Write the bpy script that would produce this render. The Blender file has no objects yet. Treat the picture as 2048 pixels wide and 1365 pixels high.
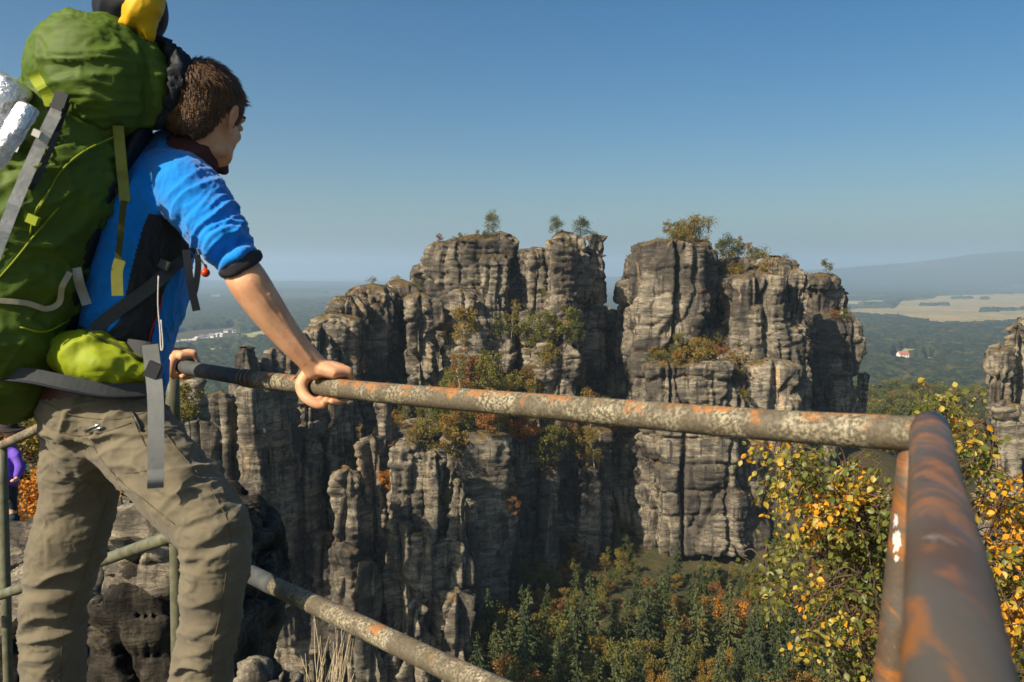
import bpy, math, random
import numpy as np
from mathutils import Vector, Matrix
R = math.radians
scene = bpy.context.scene
# ------------------------------------------------------------------ camera, world, sun, exposure
F_PX, CX, CY, HORIZON = 1593.0, 1024.0, 682.5, 545.0
PITCH = math.atan((CY - HORIZON) / F_PX)
cam_data = bpy.data.cameras.new("camera")
cam = bpy.data.objects.new("camera", cam_data)
scene.collection.objects.link(cam)
cam.location = (0, 0, 0)
cam.rotation_euler = (math.pi / 2 - PITCH, 0, 0)
cam_data.sensor_width = 36.0
cam_data.lens = 36.0 * F_PX / 2048.0
cam_data.clip_start = 0.02
cam_data.clip_end = 60000
cam_data.dof.use_dof = True
cam_data.dof.focus_distance = 6.0
cam_data.dof.aperture_fstop = 11.0
scene.camera = cam
SUN_EL, SUN_AZ = R(37), R(48)            # azimuth: from straight behind the camera towards the left
to_sun = Vector((-math.sin(SUN_AZ) * math.cos(SUN_EL), -math.cos(SUN_AZ) * math.cos(SUN_EL), math.sin(SUN_EL)))
world = bpy.data.worlds.new("World"); scene.world = world; world.use_nodes = True
wn = world.node_tree; wn.nodes.clear()
sky = wn.nodes.new('ShaderNodeTexSky'); sky.sky_type = 'NISHITA'; sky.sun_disc = False
sky.sun_elevation = SUN_EL
sky.sun_rotation = math.atan2(to_sun.x, to_sun.y)
sky.altitude = 300; sky.air_density = 1.0; sky.dust_density = 3.0; sky.ozone_density = 1.6
bg = wn.nodes.new('ShaderNodeBackground'); bg.inputs['Strength'].default_value = 0.057
wo = wn.nodes.new('ShaderNodeOutputWorld')
hs = wn.nodes.new('ShaderNodeHueSaturation'); hs.inputs['Saturation'].default_value = 1.5
wn.links.new(sky.outputs[0], hs.inputs['Color']); tn = wn.nodes.new('ShaderNodeMix'); tn.data_type = 'RGBA'; tn.blend_type = 'MULTIPLY'; tn.inputs[0].default_value = 1; tn.inputs[7].default_value = (0.90, 1.0, 1.0, 1)
wn.links.new(hs.outputs[0], tn.inputs[6]); wn.links.new(tn.outputs[2], bg.inputs[0]); wn.links.new(bg.outputs[0], wo.inputs[0])
sun_d = bpy.data.lights.new("sun", 'SUN'); sun_d.energy = 5.0; sun_d.angle = R(0.5); sun_d.color = (1.0, 0.87, 0.70)
sun = bpy.data.objects.new("sun", sun_d); scene.collection.objects.link(sun)
sun.rotation_euler = to_sun.to_track_quat('Z', 'Y').to_euler(); sun.location = to_sun * 60
scene.view_settings.view_transform = 'Standard'; scene.view_settings.look = 'None'
scene.view_settings.exposure = 0.8; scene.view_settings.gamma = 1.0
cy = scene.cycles
cy.use_denoising = True
cy.max_bounces = 6; cy.diffuse_bounces = 3; cy.glossy_bounces = 2; cy.transmission_bounces = 3
cy.volume_bounces = 1; cy.transparent_max_bounces = 8; cy.caustics_reflective = False; cy.caustics_refractive = False

# ------------------------------------------------------------------ helpers
COL = scene.collection
FWD = np.array([0, math.cos(PITCH), -math.sin(PITCH)]); UPV = np.array([0, math.sin(PITCH), math.cos(PITCH)]); RT = np.array([1.0, 0, 0])
def P(x, y, d):
    """world point seen at photograph pixel (x, y), d metres in front of the camera"""
    return d * (FWD + RT * ((x - CX) / F_PX) + UPV * ((CY - y) / F_PX))
def proj(V):
    V = np.asarray(V); d = V @ FWD
    return CX + F_PX * (V @ RT) / d, CY - F_PX * (V @ UPV) / d, d
def _h(ix, iy, iz, seed):
    h = (ix.astype(np.uint32) * np.uint32(374761393)) ^ (iy.astype(np.uint32) * np.uint32(668265263)) ^ (iz.astype(np.uint32) * np.uint32(2147483647 - 58)) ^ np.uint32((seed * 1274126177) & 0xffffffff)
    h = (h ^ (h >> np.uint32(13))) * np.uint32(1274126177)
    h = (h ^ (h >> np.uint32(15))) * np.uint32(2246822519)
    h = h ^ (h >> np.uint32(16))
    return h.astype(np.float32) / np.float32(4294967295.0)
def vn(x, y, z, seed=0):
    """value noise in -1..1"""
    x = np.asarray(x, np.float32); y = np.asarray(y, np.float32); z = np.asarray(z, np.float32)
    x, y, z = np.broadcast_arrays(x, y, z)
    fx, fy, fz = np.floor(x), np.floor(y), np.floor(z)
    ix, iy, iz = fx.astype(np.int64), fy.astype(np.int64), fz.astype(np.int64)
    tx, ty, tz = x - fx, y - fy, z - fz
    tx = tx * tx * tx * (tx * (tx * 6 - 15) + 10); ty = ty * ty * ty * (ty * (ty * 6 - 15) + 10); tz = tz * tz * tz * (tz * (tz * 6 - 15) + 10)
    o = 0
    for dx in (0, 1):
        wx = tx if dx else 1 - tx
        for dy in (0, 1):
            wy = ty if dy else 1 - ty
            for dz in (0, 1):
                wz = tz if dz else 1 - tz
                o = o + wx * wy * wz * _h((ix + dx) & 0xffffffff, (iy + dy) & 0xffffffff, (iz + dz) & 0xffffffff, seed)
    return o * 2 - 1
def fbm(x, y, z, octs=4, seed=0, gain=0.5):
    o, a, s = 0, 1.0, 0
    for k in range(octs):
        f = 2.03 ** k
        o = o + a * vn(x * f, y * f, z * f, seed + k * 17); s += a; a *= gain
    return o / s
def hash1(i, seed=0):
    i = np.asarray(i).astype(np.int64) & 0xffffffff
    return _h(i, i * 0 + 7, i * 0 + 3, seed)
def sstep(a, b, x):
    t = np.clip((np.asarray(x, float) - a) / (b - a), 0, 1); return t * t * (3 - 2 * t)
def in_poly(x, y, poly):
    x = np.asarray(x); y = np.asarray(y); c = np.zeros(x.shape, bool); n = len(poly)
    for i in range(n):
        x1, y1 = poly[i]; x2, y2 = poly[(i + 1) % n]
        if y1 == y2: continue
        m = ((y1 > y) != (y2 > y)) & (x < (x2 - x1) * (y - y1) / (y2 - y1) + x1)
        c ^= m
    return c

def mesh_np(name, V, F, mats=(), mi=None, smooth=True):
    """mesh data from arrays; F is (n,3) or (n,4) or a list of such arrays"""
    V = np.asarray(V, np.float32)
    Fs = [np.asarray(f, np.int32) for f in (F if isinstance(F, list) else [F]) if len(f)]
    me = bpy.data.meshes.new(name)
    me.vertices.add(len(V)); me.vertices.foreach_set('co', V.ravel())
    nl = sum(f.size for f in Fs); npoly = sum(len(f) for f in Fs)
    me.loops.add(nl); me.polygons.add(npoly)
    me.loops.foreach_set('vertex_index', np.concatenate([f.ravel() for f in Fs]))
    tot = np.concatenate([np.full(len(f), f.shape[1], np.int32) for f in Fs])
    st = np.concatenate([[0], np.cumsum(tot)[:-1]]).astype(np.int32)
    me.polygons.foreach_set('loop_start', st); me.polygons.foreach_set('loop_total', tot)
    me.polygons.foreach_set('use_smooth', np.full(npoly, smooth, bool))
    for m in mats: me.materials.append(m)
    if mi is not None: me.polygons.foreach_set('material_index', np.asarray(mi, np.int32))
    me.update(calc_edges=True); me.validate()
    return me
def link(name, data, parent=None, loc=None):
    o = bpy.data.objects.new(name, data); COL.objects.link(o)
    if loc is not None: o.location = loc
    if parent is not None: o.parent = parent
    return o
def tag(o, label=None, cat=None, group=None, kind=None):
    if label: o['label'] = label
    if cat: o['category'] = cat
    if group: o['group'] = group
    if kind: o['kind'] = kind
    return o
def thing(name, loc, label, cat, group=None):
    o = bpy.data.objects.new(name, None); COL.objects.link(o); o.location = loc; o.empty_display_size = 0.1
    return tag(o, label, cat, group)
class MB:
    """collects closed shapes; build() links them as one mesh object"""
    def __init__(s): s.V = []; s.F4 = []; s.F3 = []; s.n = 0; s.m4 = []; s.m3 = []
    def add(s, V, F4=(), F3=(), m=0):
        V = np.asarray(V, float).reshape(-1, 3)
        if len(F4): F4 = np.asarray(F4) + s.n; s.F4.append(F4); s.m4.append(np.full(len(F4), m) if np.isscalar(m) else m)
        if len(F3): F3 = np.asarray(F3) + s.n; s.F3.append(F3); s.m3.append(np.full(len(F3), m))
        s.V.append(V); s.n += len(V)
    def box(s, c, sz, rot=None, m=0):
        h = np.asarray(sz, float) / 2
        v = np.array([[x, y, z] for x in (-1, 1) for y in (-1, 1) for z in (-1, 1)]) * h
        if rot is not None: v = v @ np.asarray(rot).T
        s.add(v + np.asarray(c), [[0, 1, 3, 2], [4, 6, 7, 5], [0, 4, 5, 1], [2, 3, 7, 6], [0, 2, 6, 4], [1, 5, 7, 3]], m=m)
    def tube(s, pts, r, n=12, m=0, smooth_pts=0):
        pts = np.asarray(pts, float)
        r = np.full(len(pts), r, float) if np.isscalar(r) else np.asarray(r, float)
        if smooth_pts: pts, r = crs(pts, smooth_pts), crs(r[:, None], smooth_pts)[:, 0]
        s.loft_frames(pts, r, r, n, m)
    def loft_frames(s, pts, ra, rb, n, m=0, ref=None):
        k = len(pts); T = np.gradient(pts, axis=0); T /= np.linalg.norm(T, axis=1)[:, None] + 1e-12
        A = np.zeros_like(T)
        if ref is None:
            a = np.cross(T[0], [0, 0, 1.0]);
            if np.linalg.norm(a) < .1: a = np.cross(T[0], [0, 1.0, 0])
            for i in range(k):
                a = a - T[i] * (a @ T[i]); a /= np.linalg.norm(a); A[i] = a
        else:
            A = np.cross(T, ref); A /= np.linalg.norm(A, axis=1)[:, None] + 1e-12
        B = np.cross(T, A)
        th = np.arange(n) / n * 2 * math.pi
        V = pts[:, None] + A[:, None] * (ra[:, None] * np.cos(th))[..., None] + B[:, None] * (rb[:, None] * np.sin(th))[..., None]
        i, j = np.meshgrid(np.arange(k - 1), np.arange(n), indexing='ij'); j2 = (j + 1) % n
        F = np.stack([i * n + j, i * n + j2, (i + 1) * n + j2, (i + 1) * n + j], -1).reshape(-1, 4)
        V = np.vstack([V.reshape(-1, 3), pts[:1], pts[-1:]])
        c0, c1 = k * n, k * n + 1; jj = np.arange(n); j2 = (jj + 1) % n
        F3 = np.vstack([np.stack([np.full(n, c0), j2, jj], -1), np.stack([np.full(n, c1), (k - 1) * n + jj, (k - 1) * n + j2], -1)])
        s.add(V, F, F3, m)
    def ball(s, c, r, rot=None, n=16, m=0, seg=None):
        a = np.linspace(0, math.pi, n // 2 + 2)[1:-1]; b = np.arange(n) / n * 2 * math.pi
        v = np.array([[math.sin(p) * math.cos(q), math.sin(p) * math.sin(q), math.cos(p)] for p in a for q in b])
        v = np.vstack([v, [[0, 0, 1], [0, 0, -1]]]) * np.asarray(r, float)
        if rot is not None: v = v @ np.asarray(rot).T
        k = len(a); i, j = np.meshgrid(np.arange(k - 1), np.arange(n), indexing='ij'); j2 = (j + 1) % n
        F = np.stack([i * n + j, (i + 1) * n + j, (i + 1) * n + j2, i * n + j2], -1).reshape(-1, 4)
        jj = np.arange(n); j2 = (jj + 1) % n
        F3 = np.vstack([np.stack([np.full(n, k * n), jj, j2], -1), np.stack([np.full(n, k * n + 1), (k - 1) * n + j2, (k - 1) * n + jj], -1)])
        s.add(v + np.asarray(c), F, F3, m)
    def arrays(s):
        V = np.vstack(s.V); F = []; mi = []
        if s.F4: F.append(np.vstack(s.F4)); mi.append(np.concatenate(s.m4))
        if s.F3: F.append(np.vstack(s.F3)); mi.append(np.concatenate(s.m3))
        return V, F, np.concatenate(mi)
    def mesh(s, name, mats, smooth=True):
        V, F, mi = s.arrays(); return mesh_np(name, V, F, mats if isinstance(mats, (list, tuple)) else [mats], mi, smooth)
    def build(s, name, mats, parent=None, smooth=True, loc=None):
        V, F, mi = s.arrays()
        off = np.zeros(3)
        if parent is not None: off = np.array(parent.location)
        elif loc is not None: off = np.asarray(loc)
        return link(name, mesh_np(name, V - off, F, mats if isinstance(mats, (list, tuple)) else [mats], mi, smooth), parent, None if parent is not None else loc)
def crs(p, k=6):
    """Catmull-Rom resampling"""
    p = np.asarray(p, float); q = np.vstack([2 * p[0] - p[1], p, 2 * p[-1] - p[-2]]); out = []
    for i in range(1, len(q) - 2):
        a, b, c, d = q[i - 1], q[i], q[i + 1], q[i + 2]
        for t in np.arange(k) / k:
            out.append(.5 * (2 * b + (c - a) * t + (2 * a - 5 * b + 4 * c - d) * t * t + (3 * b - a - 3 * c + d) * t ** 3))
    out.append(p[-1]); return np.array(out)
def remesh(V, F, voxel, smooth_it=3):
    """fuses overlapping closed shapes into one continuous skin"""
    me = mesh_np("tmp", V, F); o = link("tmp", me)
    m = o.modifiers.new("r", 'REMESH'); m.mode = 'VOXEL'; m.voxel_size = voxel; m.adaptivity = 0
    if smooth_it:
        s = o.modifiers.new("s", 'SMOOTH'); s.iterations = smooth_it; s.factor = 0.5
    dg = bpy.context.evaluated_depsgraph_get(); ev = o.evaluated_get(dg).to_mesh()
    n = len(ev.vertices); V2 = np.empty(n * 3, np.float32); ev.vertices.foreach_get('co', V2)
    N2 = np.empty(n * 3, np.float32); ev.vertices.foreach_get('normal', N2)
    tot = np.empty(len(ev.polygons), np.int32); ev.polygons.foreach_get('loop_total', tot)
    li = np.empty(len(ev.loops), np.int32); ev.loops.foreach_get('vertex_index', li)
    st = np.concatenate([[0], np.cumsum(tot)[:-1]])
    Fs = []
    for k in (3, 4):
        idx = st[tot == k]
        if len(idx): Fs.append(li[idx[:, None] + np.arange(k)])
    o.evaluated_get(dg).to_mesh_clear()
    bpy.data.objects.remove(o); bpy.data.meshes.remove(me)
    return V2.reshape(-1, 3).astype(float), Fs, N2.reshape(-1, 3).astype(float)
def loft_px(mb, secs, n=28, k=6, m=0, cap_len=1.0):
    """body loft: sections (px, py, depth, half width px, half depth m)"""
    a = np.array([[*P(x, y, d), w * d / F_PX, dr] for x, y, d, w, dr in secs])
    a = crs(a, k)
    # rounded ends
    def cap(e, inward):
        out = []
        c, r1, r2 = e[:3], e[3], e[4]
        for t in (0.35, 0.7, 0.93):
            s = math.sqrt(1 - t * t); out.append(np.array([*(c + inward * min(r1, r2) * t * cap_len), r1 * s, r2 * s]))
        return out
    t0 = a[0, :3] - a[1, :3]; t0 /= np.linalg.norm(t0); t1 = a[-1, :3] - a[-2, :3]; t1 /= np.linalg.norm(t1)
    a = np.vstack([cap(a[0], t0)[::-1], a, cap(a[-1], t1)])
    mid = a[len(a) // 2, :3]; view = mid / np.linalg.norm(mid)
    mb.loft_frames(a[:, :3], a[:, 3], a[:, 4], n, m, ref=view)
def ridge(n): return 1 - np.abs(n) * 2
def fold_disp(V, N, specs, base=0.0006):
    """cloth folds: specs (centre, radius, direction across the folds, amplitude, freq across, freq along, seed)"""
    d = base * fbm(V[:, 0] * 60, V[:, 1] * 60, V[:, 2] * 60, 2, 5)
    for c, r, ax, amp, fh, fl, sd in specs:
        ax = np.asarray(ax, float); ax = ax / np.linalg.norm(ax)
        w = np.exp(-(((V - c) ** 2).sum(1)) / (r * r))
        s = V @ ax
        wob = 0.25 * fbm(V[:, 0] * 9, V[:, 1] * 9, V[:, 2] * 9, 2, sd + 3)
        q = V * fl + np.outer(s, ax) * (fh - fl) + (wob * fh * 0.12)[:, None] * ax
        n1 = vn(q[:, 0], q[:, 1], q[:, 2], sd)
        d = d + amp * w * (ridge(n1) ** 1 - 0.35)
    return V + N * d[:, None]
_dg = None
def cast(o, d, far=1e5):
    hit, loc, nor, idx, ob, mt = scene.ray_cast(bpy.context.evaluated_depsgraph_get(), Vector(o), Vector(d).normalized(), distance=far)
    return (np.array(loc), np.array(nor), ob) if hit else None
def cast_px(x, y, start=0.3):
    d = P(x, y, 1.0); d = d / np.linalg.norm(d)
    return cast(d * start, d)

# ------------------------------------------------------------------ material helpers
class NT:
    def __init__(s, name):
        s.m = bpy.data.materials.new(name); s.m.use_nodes = True; s.t = s.m.node_tree; s.t.nodes.clear()
        s.out = s.t.nodes.new('ShaderNodeOutputMaterial'); s.b = s.t.nodes.new('ShaderNodeBsdfPrincipled')
        s.t.links.new(s.b.outputs[0], s.out.inputs[0])
    def n(s, k, **kw):
        q = s.t.nodes.new(k)
        for a, v in kw.items(): setattr(q, a, v)
        return q
    def l(s, a, b): s.t.links.new(a, b)
    def set(s, sock, v):
        if hasattr(v, 'is_linked') or isinstance(v, bpy.types.NodeSocket): s.l(v, sock)
        else: sock.default_value = v
    def pos(s, obj=False, scale=(1, 1, 1), rot=(0, 0, 0)):
        c = s.n('ShaderNodeTexCoord').outputs['Object'] if obj else s.n('ShaderNodeNewGeometry').outputs['Position']
        mp = s.n('ShaderNodeMapping'); mp.inputs['Scale'].default_value = scale; mp.inputs['Rotation'].default_value = rot
        s.l(c, mp.inputs[0]); return mp.outputs[0]
    def noise(s, vec, scale, detail=4, rough=0.55, dist=0.0):
        q = s.n('ShaderNodeTexNoise'); q.inputs['Scale'].default_value = scale; q.inputs['Detail'].default_value = detail
        q.inputs['Roughness'].default_value = rough; q.inputs['Distortion'].default_value = dist; s.l(vec, q.inputs['Vector']); return q.outputs[0]
    def ramp(s, v, stops):
        q = s.n('ShaderNodeValToRGB'); e = q.color_ramp.elements
        while len(e) < len(stops): e.new(0.5)
        for a, (p, c) in zip(e, stops):
            a.position = p; a.color = (c, c, c, 1) if np.isscalar(c) else (*c, 1)
        s.set(q.inputs[0], v); return q.outputs[0]
    def mix(s, f, a, b, mode='MIX'):
        q = s.n('ShaderNodeMix', data_type='RGBA', blend_type=mode)
        s.set(q.inputs[0], f)
        for k, v in ((6, a), (7, b)):
            if isinstance(v, tuple): q.inputs[k].default_value = (*v, 1)
            else: s.l(v, q.inputs[k])
        return q.outputs[2]
    def math(s, op, a, b=0.0):
        q = s.n('ShaderNodeMath', operation=op); s.set(q.inputs[0], a); s.set(q.inputs[1], b); return q.outputs[0]
    def bump(s, h, strength=0.5, dist=0.01, prev=None):
        q = s.n('ShaderNodeBump'); q.inputs['Strength'].default_value = strength; q.inputs['Distance'].default_value = dist
        s.l(h, q.inputs['Height'])
        if prev is not None: s.l(prev, q.inputs['Normal'])
        return q.outputs[0]
    def done(s, color, rough=0.8, normal=None, metal=0.0, spec=0.3, sheen=0.0, trans=0.0):
        b = s.b
        if isinstance(color, tuple): b.inputs['Base Color'].default_value = (*color, 1)
        else: s.l(color, b.inputs['Base Color'])
        s.set(b.inputs['Roughness'], rough); s.set(b.inputs['Metallic'], metal); b.inputs['Specular IOR Level'].default_value = spec
        b.inputs['Sheen Weight'].default_value = sheen
        if normal is not None: s.l(normal, b.inputs['Normal'])
        if trans:
            t = s.n('ShaderNodeBsdfTranslucent')
            if isinstance(color, tuple): t.inputs[0].default_value = (*color, 1)
            else: s.l(color, t.inputs[0])
            mx = s.n('ShaderNodeMixShader'); mx.inputs[0].default_value = trans
            s.l(b.outputs[0], mx.inputs[1]); s.l(t.outputs[0], mx.inputs[2]); s.l(mx.outputs[0], s.out.inputs[0])
        return s.m
def fabric(name, col, col2=None, rough=0.8, scale=220, bump=0.25, sheen=0.0, spec=0.25, var=9, dist=0.0008):
    n = NT(name); p = n.pos()
    c2 = col2 or tuple(c * 0.72 for c in col)
    c = n.mix(n.ramp(n.noise(p, var, 4), [(0.35, 0.0), (0.65, 1.0)]), col, c2)
    b = n.bump(n.noise(p, scale, 2), bump, dist)
    b = n.bump(n.noise(p, scale * 0.12, 4), 0.3, dist * 3, b)
    return n.done(c, rough, b, sheen=sheen, spec=spec)
def plain(name, col, rough=0.6, metal=0.0, var=30, amt=0.25, spec=0.3):
    n = NT(name); c = n.mix(n.ramp(n.noise(n.pos(), var, 4), [(0.3, 0.0), (0.7, 1.0)]), col, tuple(x * (1 - amt) for x in col))
    return n.done(c, rough, None, metal, spec=spec)
# ------------------------------------------------------------------ rock material
def rock_material(name, warm=1.0, scale=1.0, veg=True, bumpd=0.25, light=1.0):
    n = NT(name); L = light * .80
    p = n.pos(scale=(1, 1, 1)); ps = n.pos(scale=(0.5, 0.5, 2.6)); pv = n.pos(scale=(1.6, 1.6, 0.22))
    big = n.noise(p, 0.07 * scale, 5, 0.6, 0.4); mid = n.noise(ps, 0.45 * scale, 5, 0.6, 0.6); fine = n.noise(ps, 2.3 * scale, 6, 0.7)
    streak = n.noise(pv, 0.55 * scale, 5, 0.6, 0.3)
    c = n.mix(n.ramp(mid, [(0.36, 0.0), (0.62, 1.0)]), (0.125 * L, 0.108 * L, 0.082 * L), (0.42 * L, 0.36 * L, 0.255 * L))
    c = n.mix(n.ramp(big, [(0.48, 0.0), (0.56, 0.82)]), c, (0.070 * L, 0.061 * L, 0.050 * L))              # dark varnish
    c = n.mix(n.ramp(streak, [(0.54, 0.0), (0.62, 0.85)]), c, (0.050 * L, 0.045 * L, 0.040 * L))
    c = n.mix(n.ramp(n.noise(pv, 0.21 * scale, 4, 0.6, 0.8), [(0.60, 0.0), (0.70, 0.8 * warm)]), c, (0.50 * L, 0.36 * L, 0.20 * L))   # fresh ochre breaks
    c = n.mix(n.ramp(fine, [(0.40, 0.55), (0.52, 0.0)]), c, (0.06 * L, 0.052 * L, 0.043 * L))
    c = n.mix(n.ramp(n.noise(p, 1.7 * scale, 5, 0.7), [(0.60, 0.0), (0.72, 0.6)]), c, (0.42 * L, 0.38 * L, 0.29 * L))      # lichen
    if veg:
        g = n.n('ShaderNodeNewGeometry'); sx = n.n('ShaderNodeSeparateXYZ'); n.l(g.outputs['Normal'], sx.inputs[0])
        up = n.ramp(sx.outputs[2], [(0.62, 0.0), (0.82, 1.0)])
        vm = n.ramp(n.noise(p, 0.35 * scale, 4), [(0.42, 0.0), (0.56, 1.0)])
        vc = n.mix(n.ramp(n.noise(p, 1.1 * scale, 4), [(0.4, 0.0), (0.6, 1.0)]), (0.085, 0.08, 0.022), (0.16, 0.085, 0.03))
        c = n.mix(n.math('MULTIPLY', up, vm), c, vc)
    b = n.bump(mid, 0.6, bumpd * 3.0); b = n.bump(fine, 0.75, bumpd * 1.2, b); b = n.bump(n.noise(p, 5.0 * scale, 5, 0.7), 0.6, bumpd * 0.6, b)
    return n.done(c, 0.92, b, spec=0.15)
M_ROCK = rock_material("sandstone")
M_ROCK_PALE = rock_material("sandstone_pale", warm=1.25, light=1.25)
M_ROCK_SHADE = rock_material('sandstone_painted_shade', warm=0.2, scale=9.0, veg=False, bumpd=0.03, light=0.33)  # darkened copy of the near sandstone: gorge shade painted into its colour
M_ROCK_NEAR = rock_material("sandstone_near", warm=0.6, scale=9.0, veg=False, bumpd=0.03, light=1.15)

def strata(x, y, z, seed, amp=1.0, h1=5.5, h2=1.35):
    """outward displacement of weathered, bedded sandstone (metres)"""
    w = fbm(x * .03, y * .03, z * .03, 2, 11) * 1.6
    L = z / h1 + .5 * vn(x * .05, y * .05, z * 0, 4) + w * .25 + .15 * vn(x * .3, y * .3, z * .1, 14)
    fr = L - np.floor(L); id1 = np.floor(L)
    side = np.floor(x / 8 + y / 11 + hash1(id1, 31) * 5)
    soft = sstep(-.1, .5, vn(x * .06, y * .06, z * .05, 15))
    d = -(.35 + 1.0 * soft) * np.abs(2 * fr - 1) ** 12 + 1.3 * (hash1(id1 * 13 + side * 7, seed) - .5)
    L2 = z / h2 + w * 1.5 + .5 * vn(x * .15, y * .15, z * .12, 6)
    fr2 = L2 - np.floor(L2); id2 = np.floor(L2)
    mk = sstep(-.25, .3, fbm(x * .07, y * .07, z * .06, 2, 23))
    d = d + (-.62 * np.abs(2 * fr2 - 1) ** 5 + .42 * (hash1(id2 + 31 * np.floor(x / 5 + y / 6), seed + 9) - .5)) * (.25 + .75 * mk)
    r = 1 - np.abs(fbm(x * .10, y * .10, z * .022, 3, 41)) * 3.6
    d = d - 3.2 * sstep(.55, 1.0, r)                                   # joints
    r = 1 - np.abs(fbm(x * .24, y * .24, z * .05, 3, 43)) * 3.5
    d = d - 1.5 * sstep(.5, 1.0, r)
    ch = np.abs(fbm(x * .055, y * .055, z * .06, 2, 51)); d = d + 3.2 * ch - .8
    d = d + .5 * fbm(x * .45, y * .45, z * .6, 4, 61, .65)
    return d * amp
def rock_column(mb, cx, cy, z0, z1, rx, ry, seed, res=0.45, rot=0.0, nexp=4.0, amp=1.0, taper=.10, dome=.06, lean=(0, 0), m=0, h1=5.5, h2=1.35, zs=1.0):
    H = z1 - z0; nz = max(8, int(H / res)); per = 2 * math.pi * math.sqrt((rx * rx + ry * ry) / 2); nt = max(20, int(per / res))
    rs = random.Random(seed)
    t = np.linspace(0, 1, nz)[:, None]; th = (np.arange(nt) / nt * 2 * math.pi)[None, :]
    c, s = np.cos(th), np.sin(th)
    se = (np.abs(c) ** nexp + np.abs(s) ** nexp) ** (-1 / nexp)
    prof = 1 + taper * (0.5 - t) * 1.4 + .05 * vn(t * 4, t * 0 + seed * .37, t * 0, 3)
    dm = np.clip((t - (1 - dome)) / dome, 0, 1); prof = prof * np.sqrt(np.clip(1 - (dm * .985) ** 2.6, 0, 1))
    # vertical joints of this column
    jr = 0
    for _ in range(rs.randint(4, 7)):
        a0 = rs.uniform(0, 2 * math.pi); wd = rs.uniform(.04, .10); dp = rs.uniform(.05, .16)
        a = np.angle(np.exp(1j * (th - a0 - .12 * vn(t * 5, t * 0 + a0, t * 0, 8))))
        jr = jr - dp * np.exp(-(a / wd) ** 2) * (0.4 + 0.6 * sstep(-.2, .3, vn(t * 6, t * 0 + a0 * 3, t * 0, 9)))
    rr = se * prof * (1 + jr)
    wx = .10 * rx * vn(t * 5, t * 0 + seed * .7, t * 0, 18); wy = .10 * ry * vn(t * 5, t * 0 + seed * .9, t * 0, 19)
    rot = rot + rs.uniform(-.35, .35)
    x = cx + wx + rr * rx * (c * math.cos(rot) - s * math.sin(rot) * 1.0) + lean[0] * t
    y = cy + wy + rr * ry * (c * math.sin(rot) + s * math.cos(rot)) + lean[1] * t
    z = z0 + H * t + 0 * th
    k = zs
    d = strata(x / k, y / k, z / k, seed % 97, amp, h1, h2) * k
    dx, dy = x - (cx + wx + lean[0] * t), y - (cy + wy + lean[1] * t); ln = np.sqrt(dx * dx + dy * dy) + 1e-6
    fade = np.clip(ln / (0.35 * min(rx, ry)), 0, 1)
    x = x + dx / ln * d * fade; y = y + dy / ln * d * fade
    z = z + (1 - fade) * 0 + np.where(dm > 0, 1, 0) * 0.9 * k * amp * fbm(x / k * .25, y / k * .25, z * 0, 3, seed)
    V = np.stack([x, y, z], -1).reshape(-1, 3)
    i, j = np.meshgrid(np.arange(nz - 1), np.arange(nt), indexing='ij'); j2 = (j + 1) % nt
    Fq = np.stack([i * nt + j, i * nt + j2, (i + 1) * nt + j2, (i + 1) * nt + j], -1).reshape(-1, 4)
    V = np.vstack([V, [[cx, cy, z0], [V[-nt:, 0].mean(), V[-nt:, 1].mean(), V[-nt:, 2].mean() + .3 * k]]])
    jj = np.arange(nt); j2 = (jj + 1) % nt
    F3 = np.vstack([np.stack([np.full(nt, nz * nt), j2, jj], -1), np.stack([np.full(nt, nz * nt + 1), (nz - 1) * nt + jj, (nz - 1) * nt + j2], -1)])
    mb.add(V, Fq, F3, m)
def colpx(mb, xc, ytop, ybot, hw, D, dr=1.0, seed=0, **kw):
    """column by photograph extents at depth D"""
    pt = P(xc, ytop, D); pb = P(xc, ybot, D); r = hw * 1.1 * D / F_PX
    rock_column(mb, pt[0], pt[1] + 0.0, pb[2], pt[2], r, r * dr, seed, **kw)
def rock_thing(name, cols, label, cat, group, mat=None, res=.36, **kw):
    mb = MB()
    for i, c in enumerate(cols):
        k = dict(kw); k.update(c[6] if len(c) > 6 else {})
        k.setdefault('res', res)
        colpx(mb, *c[:6], seed=int(c[0] * 7 + c[1] * 3) % 9973, **k)
    V, F, mi = mb.arrays(); base = np.array([V[:, 0].mean(), V[:, 1].mean(), V[:, 2].min()])
    o = link(name, mesh_np(name, V - base, F, [mat or M_ROCK, M_ROCK_PALE], mi), loc=base)
    return tag(o, label, cat, group)

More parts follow.
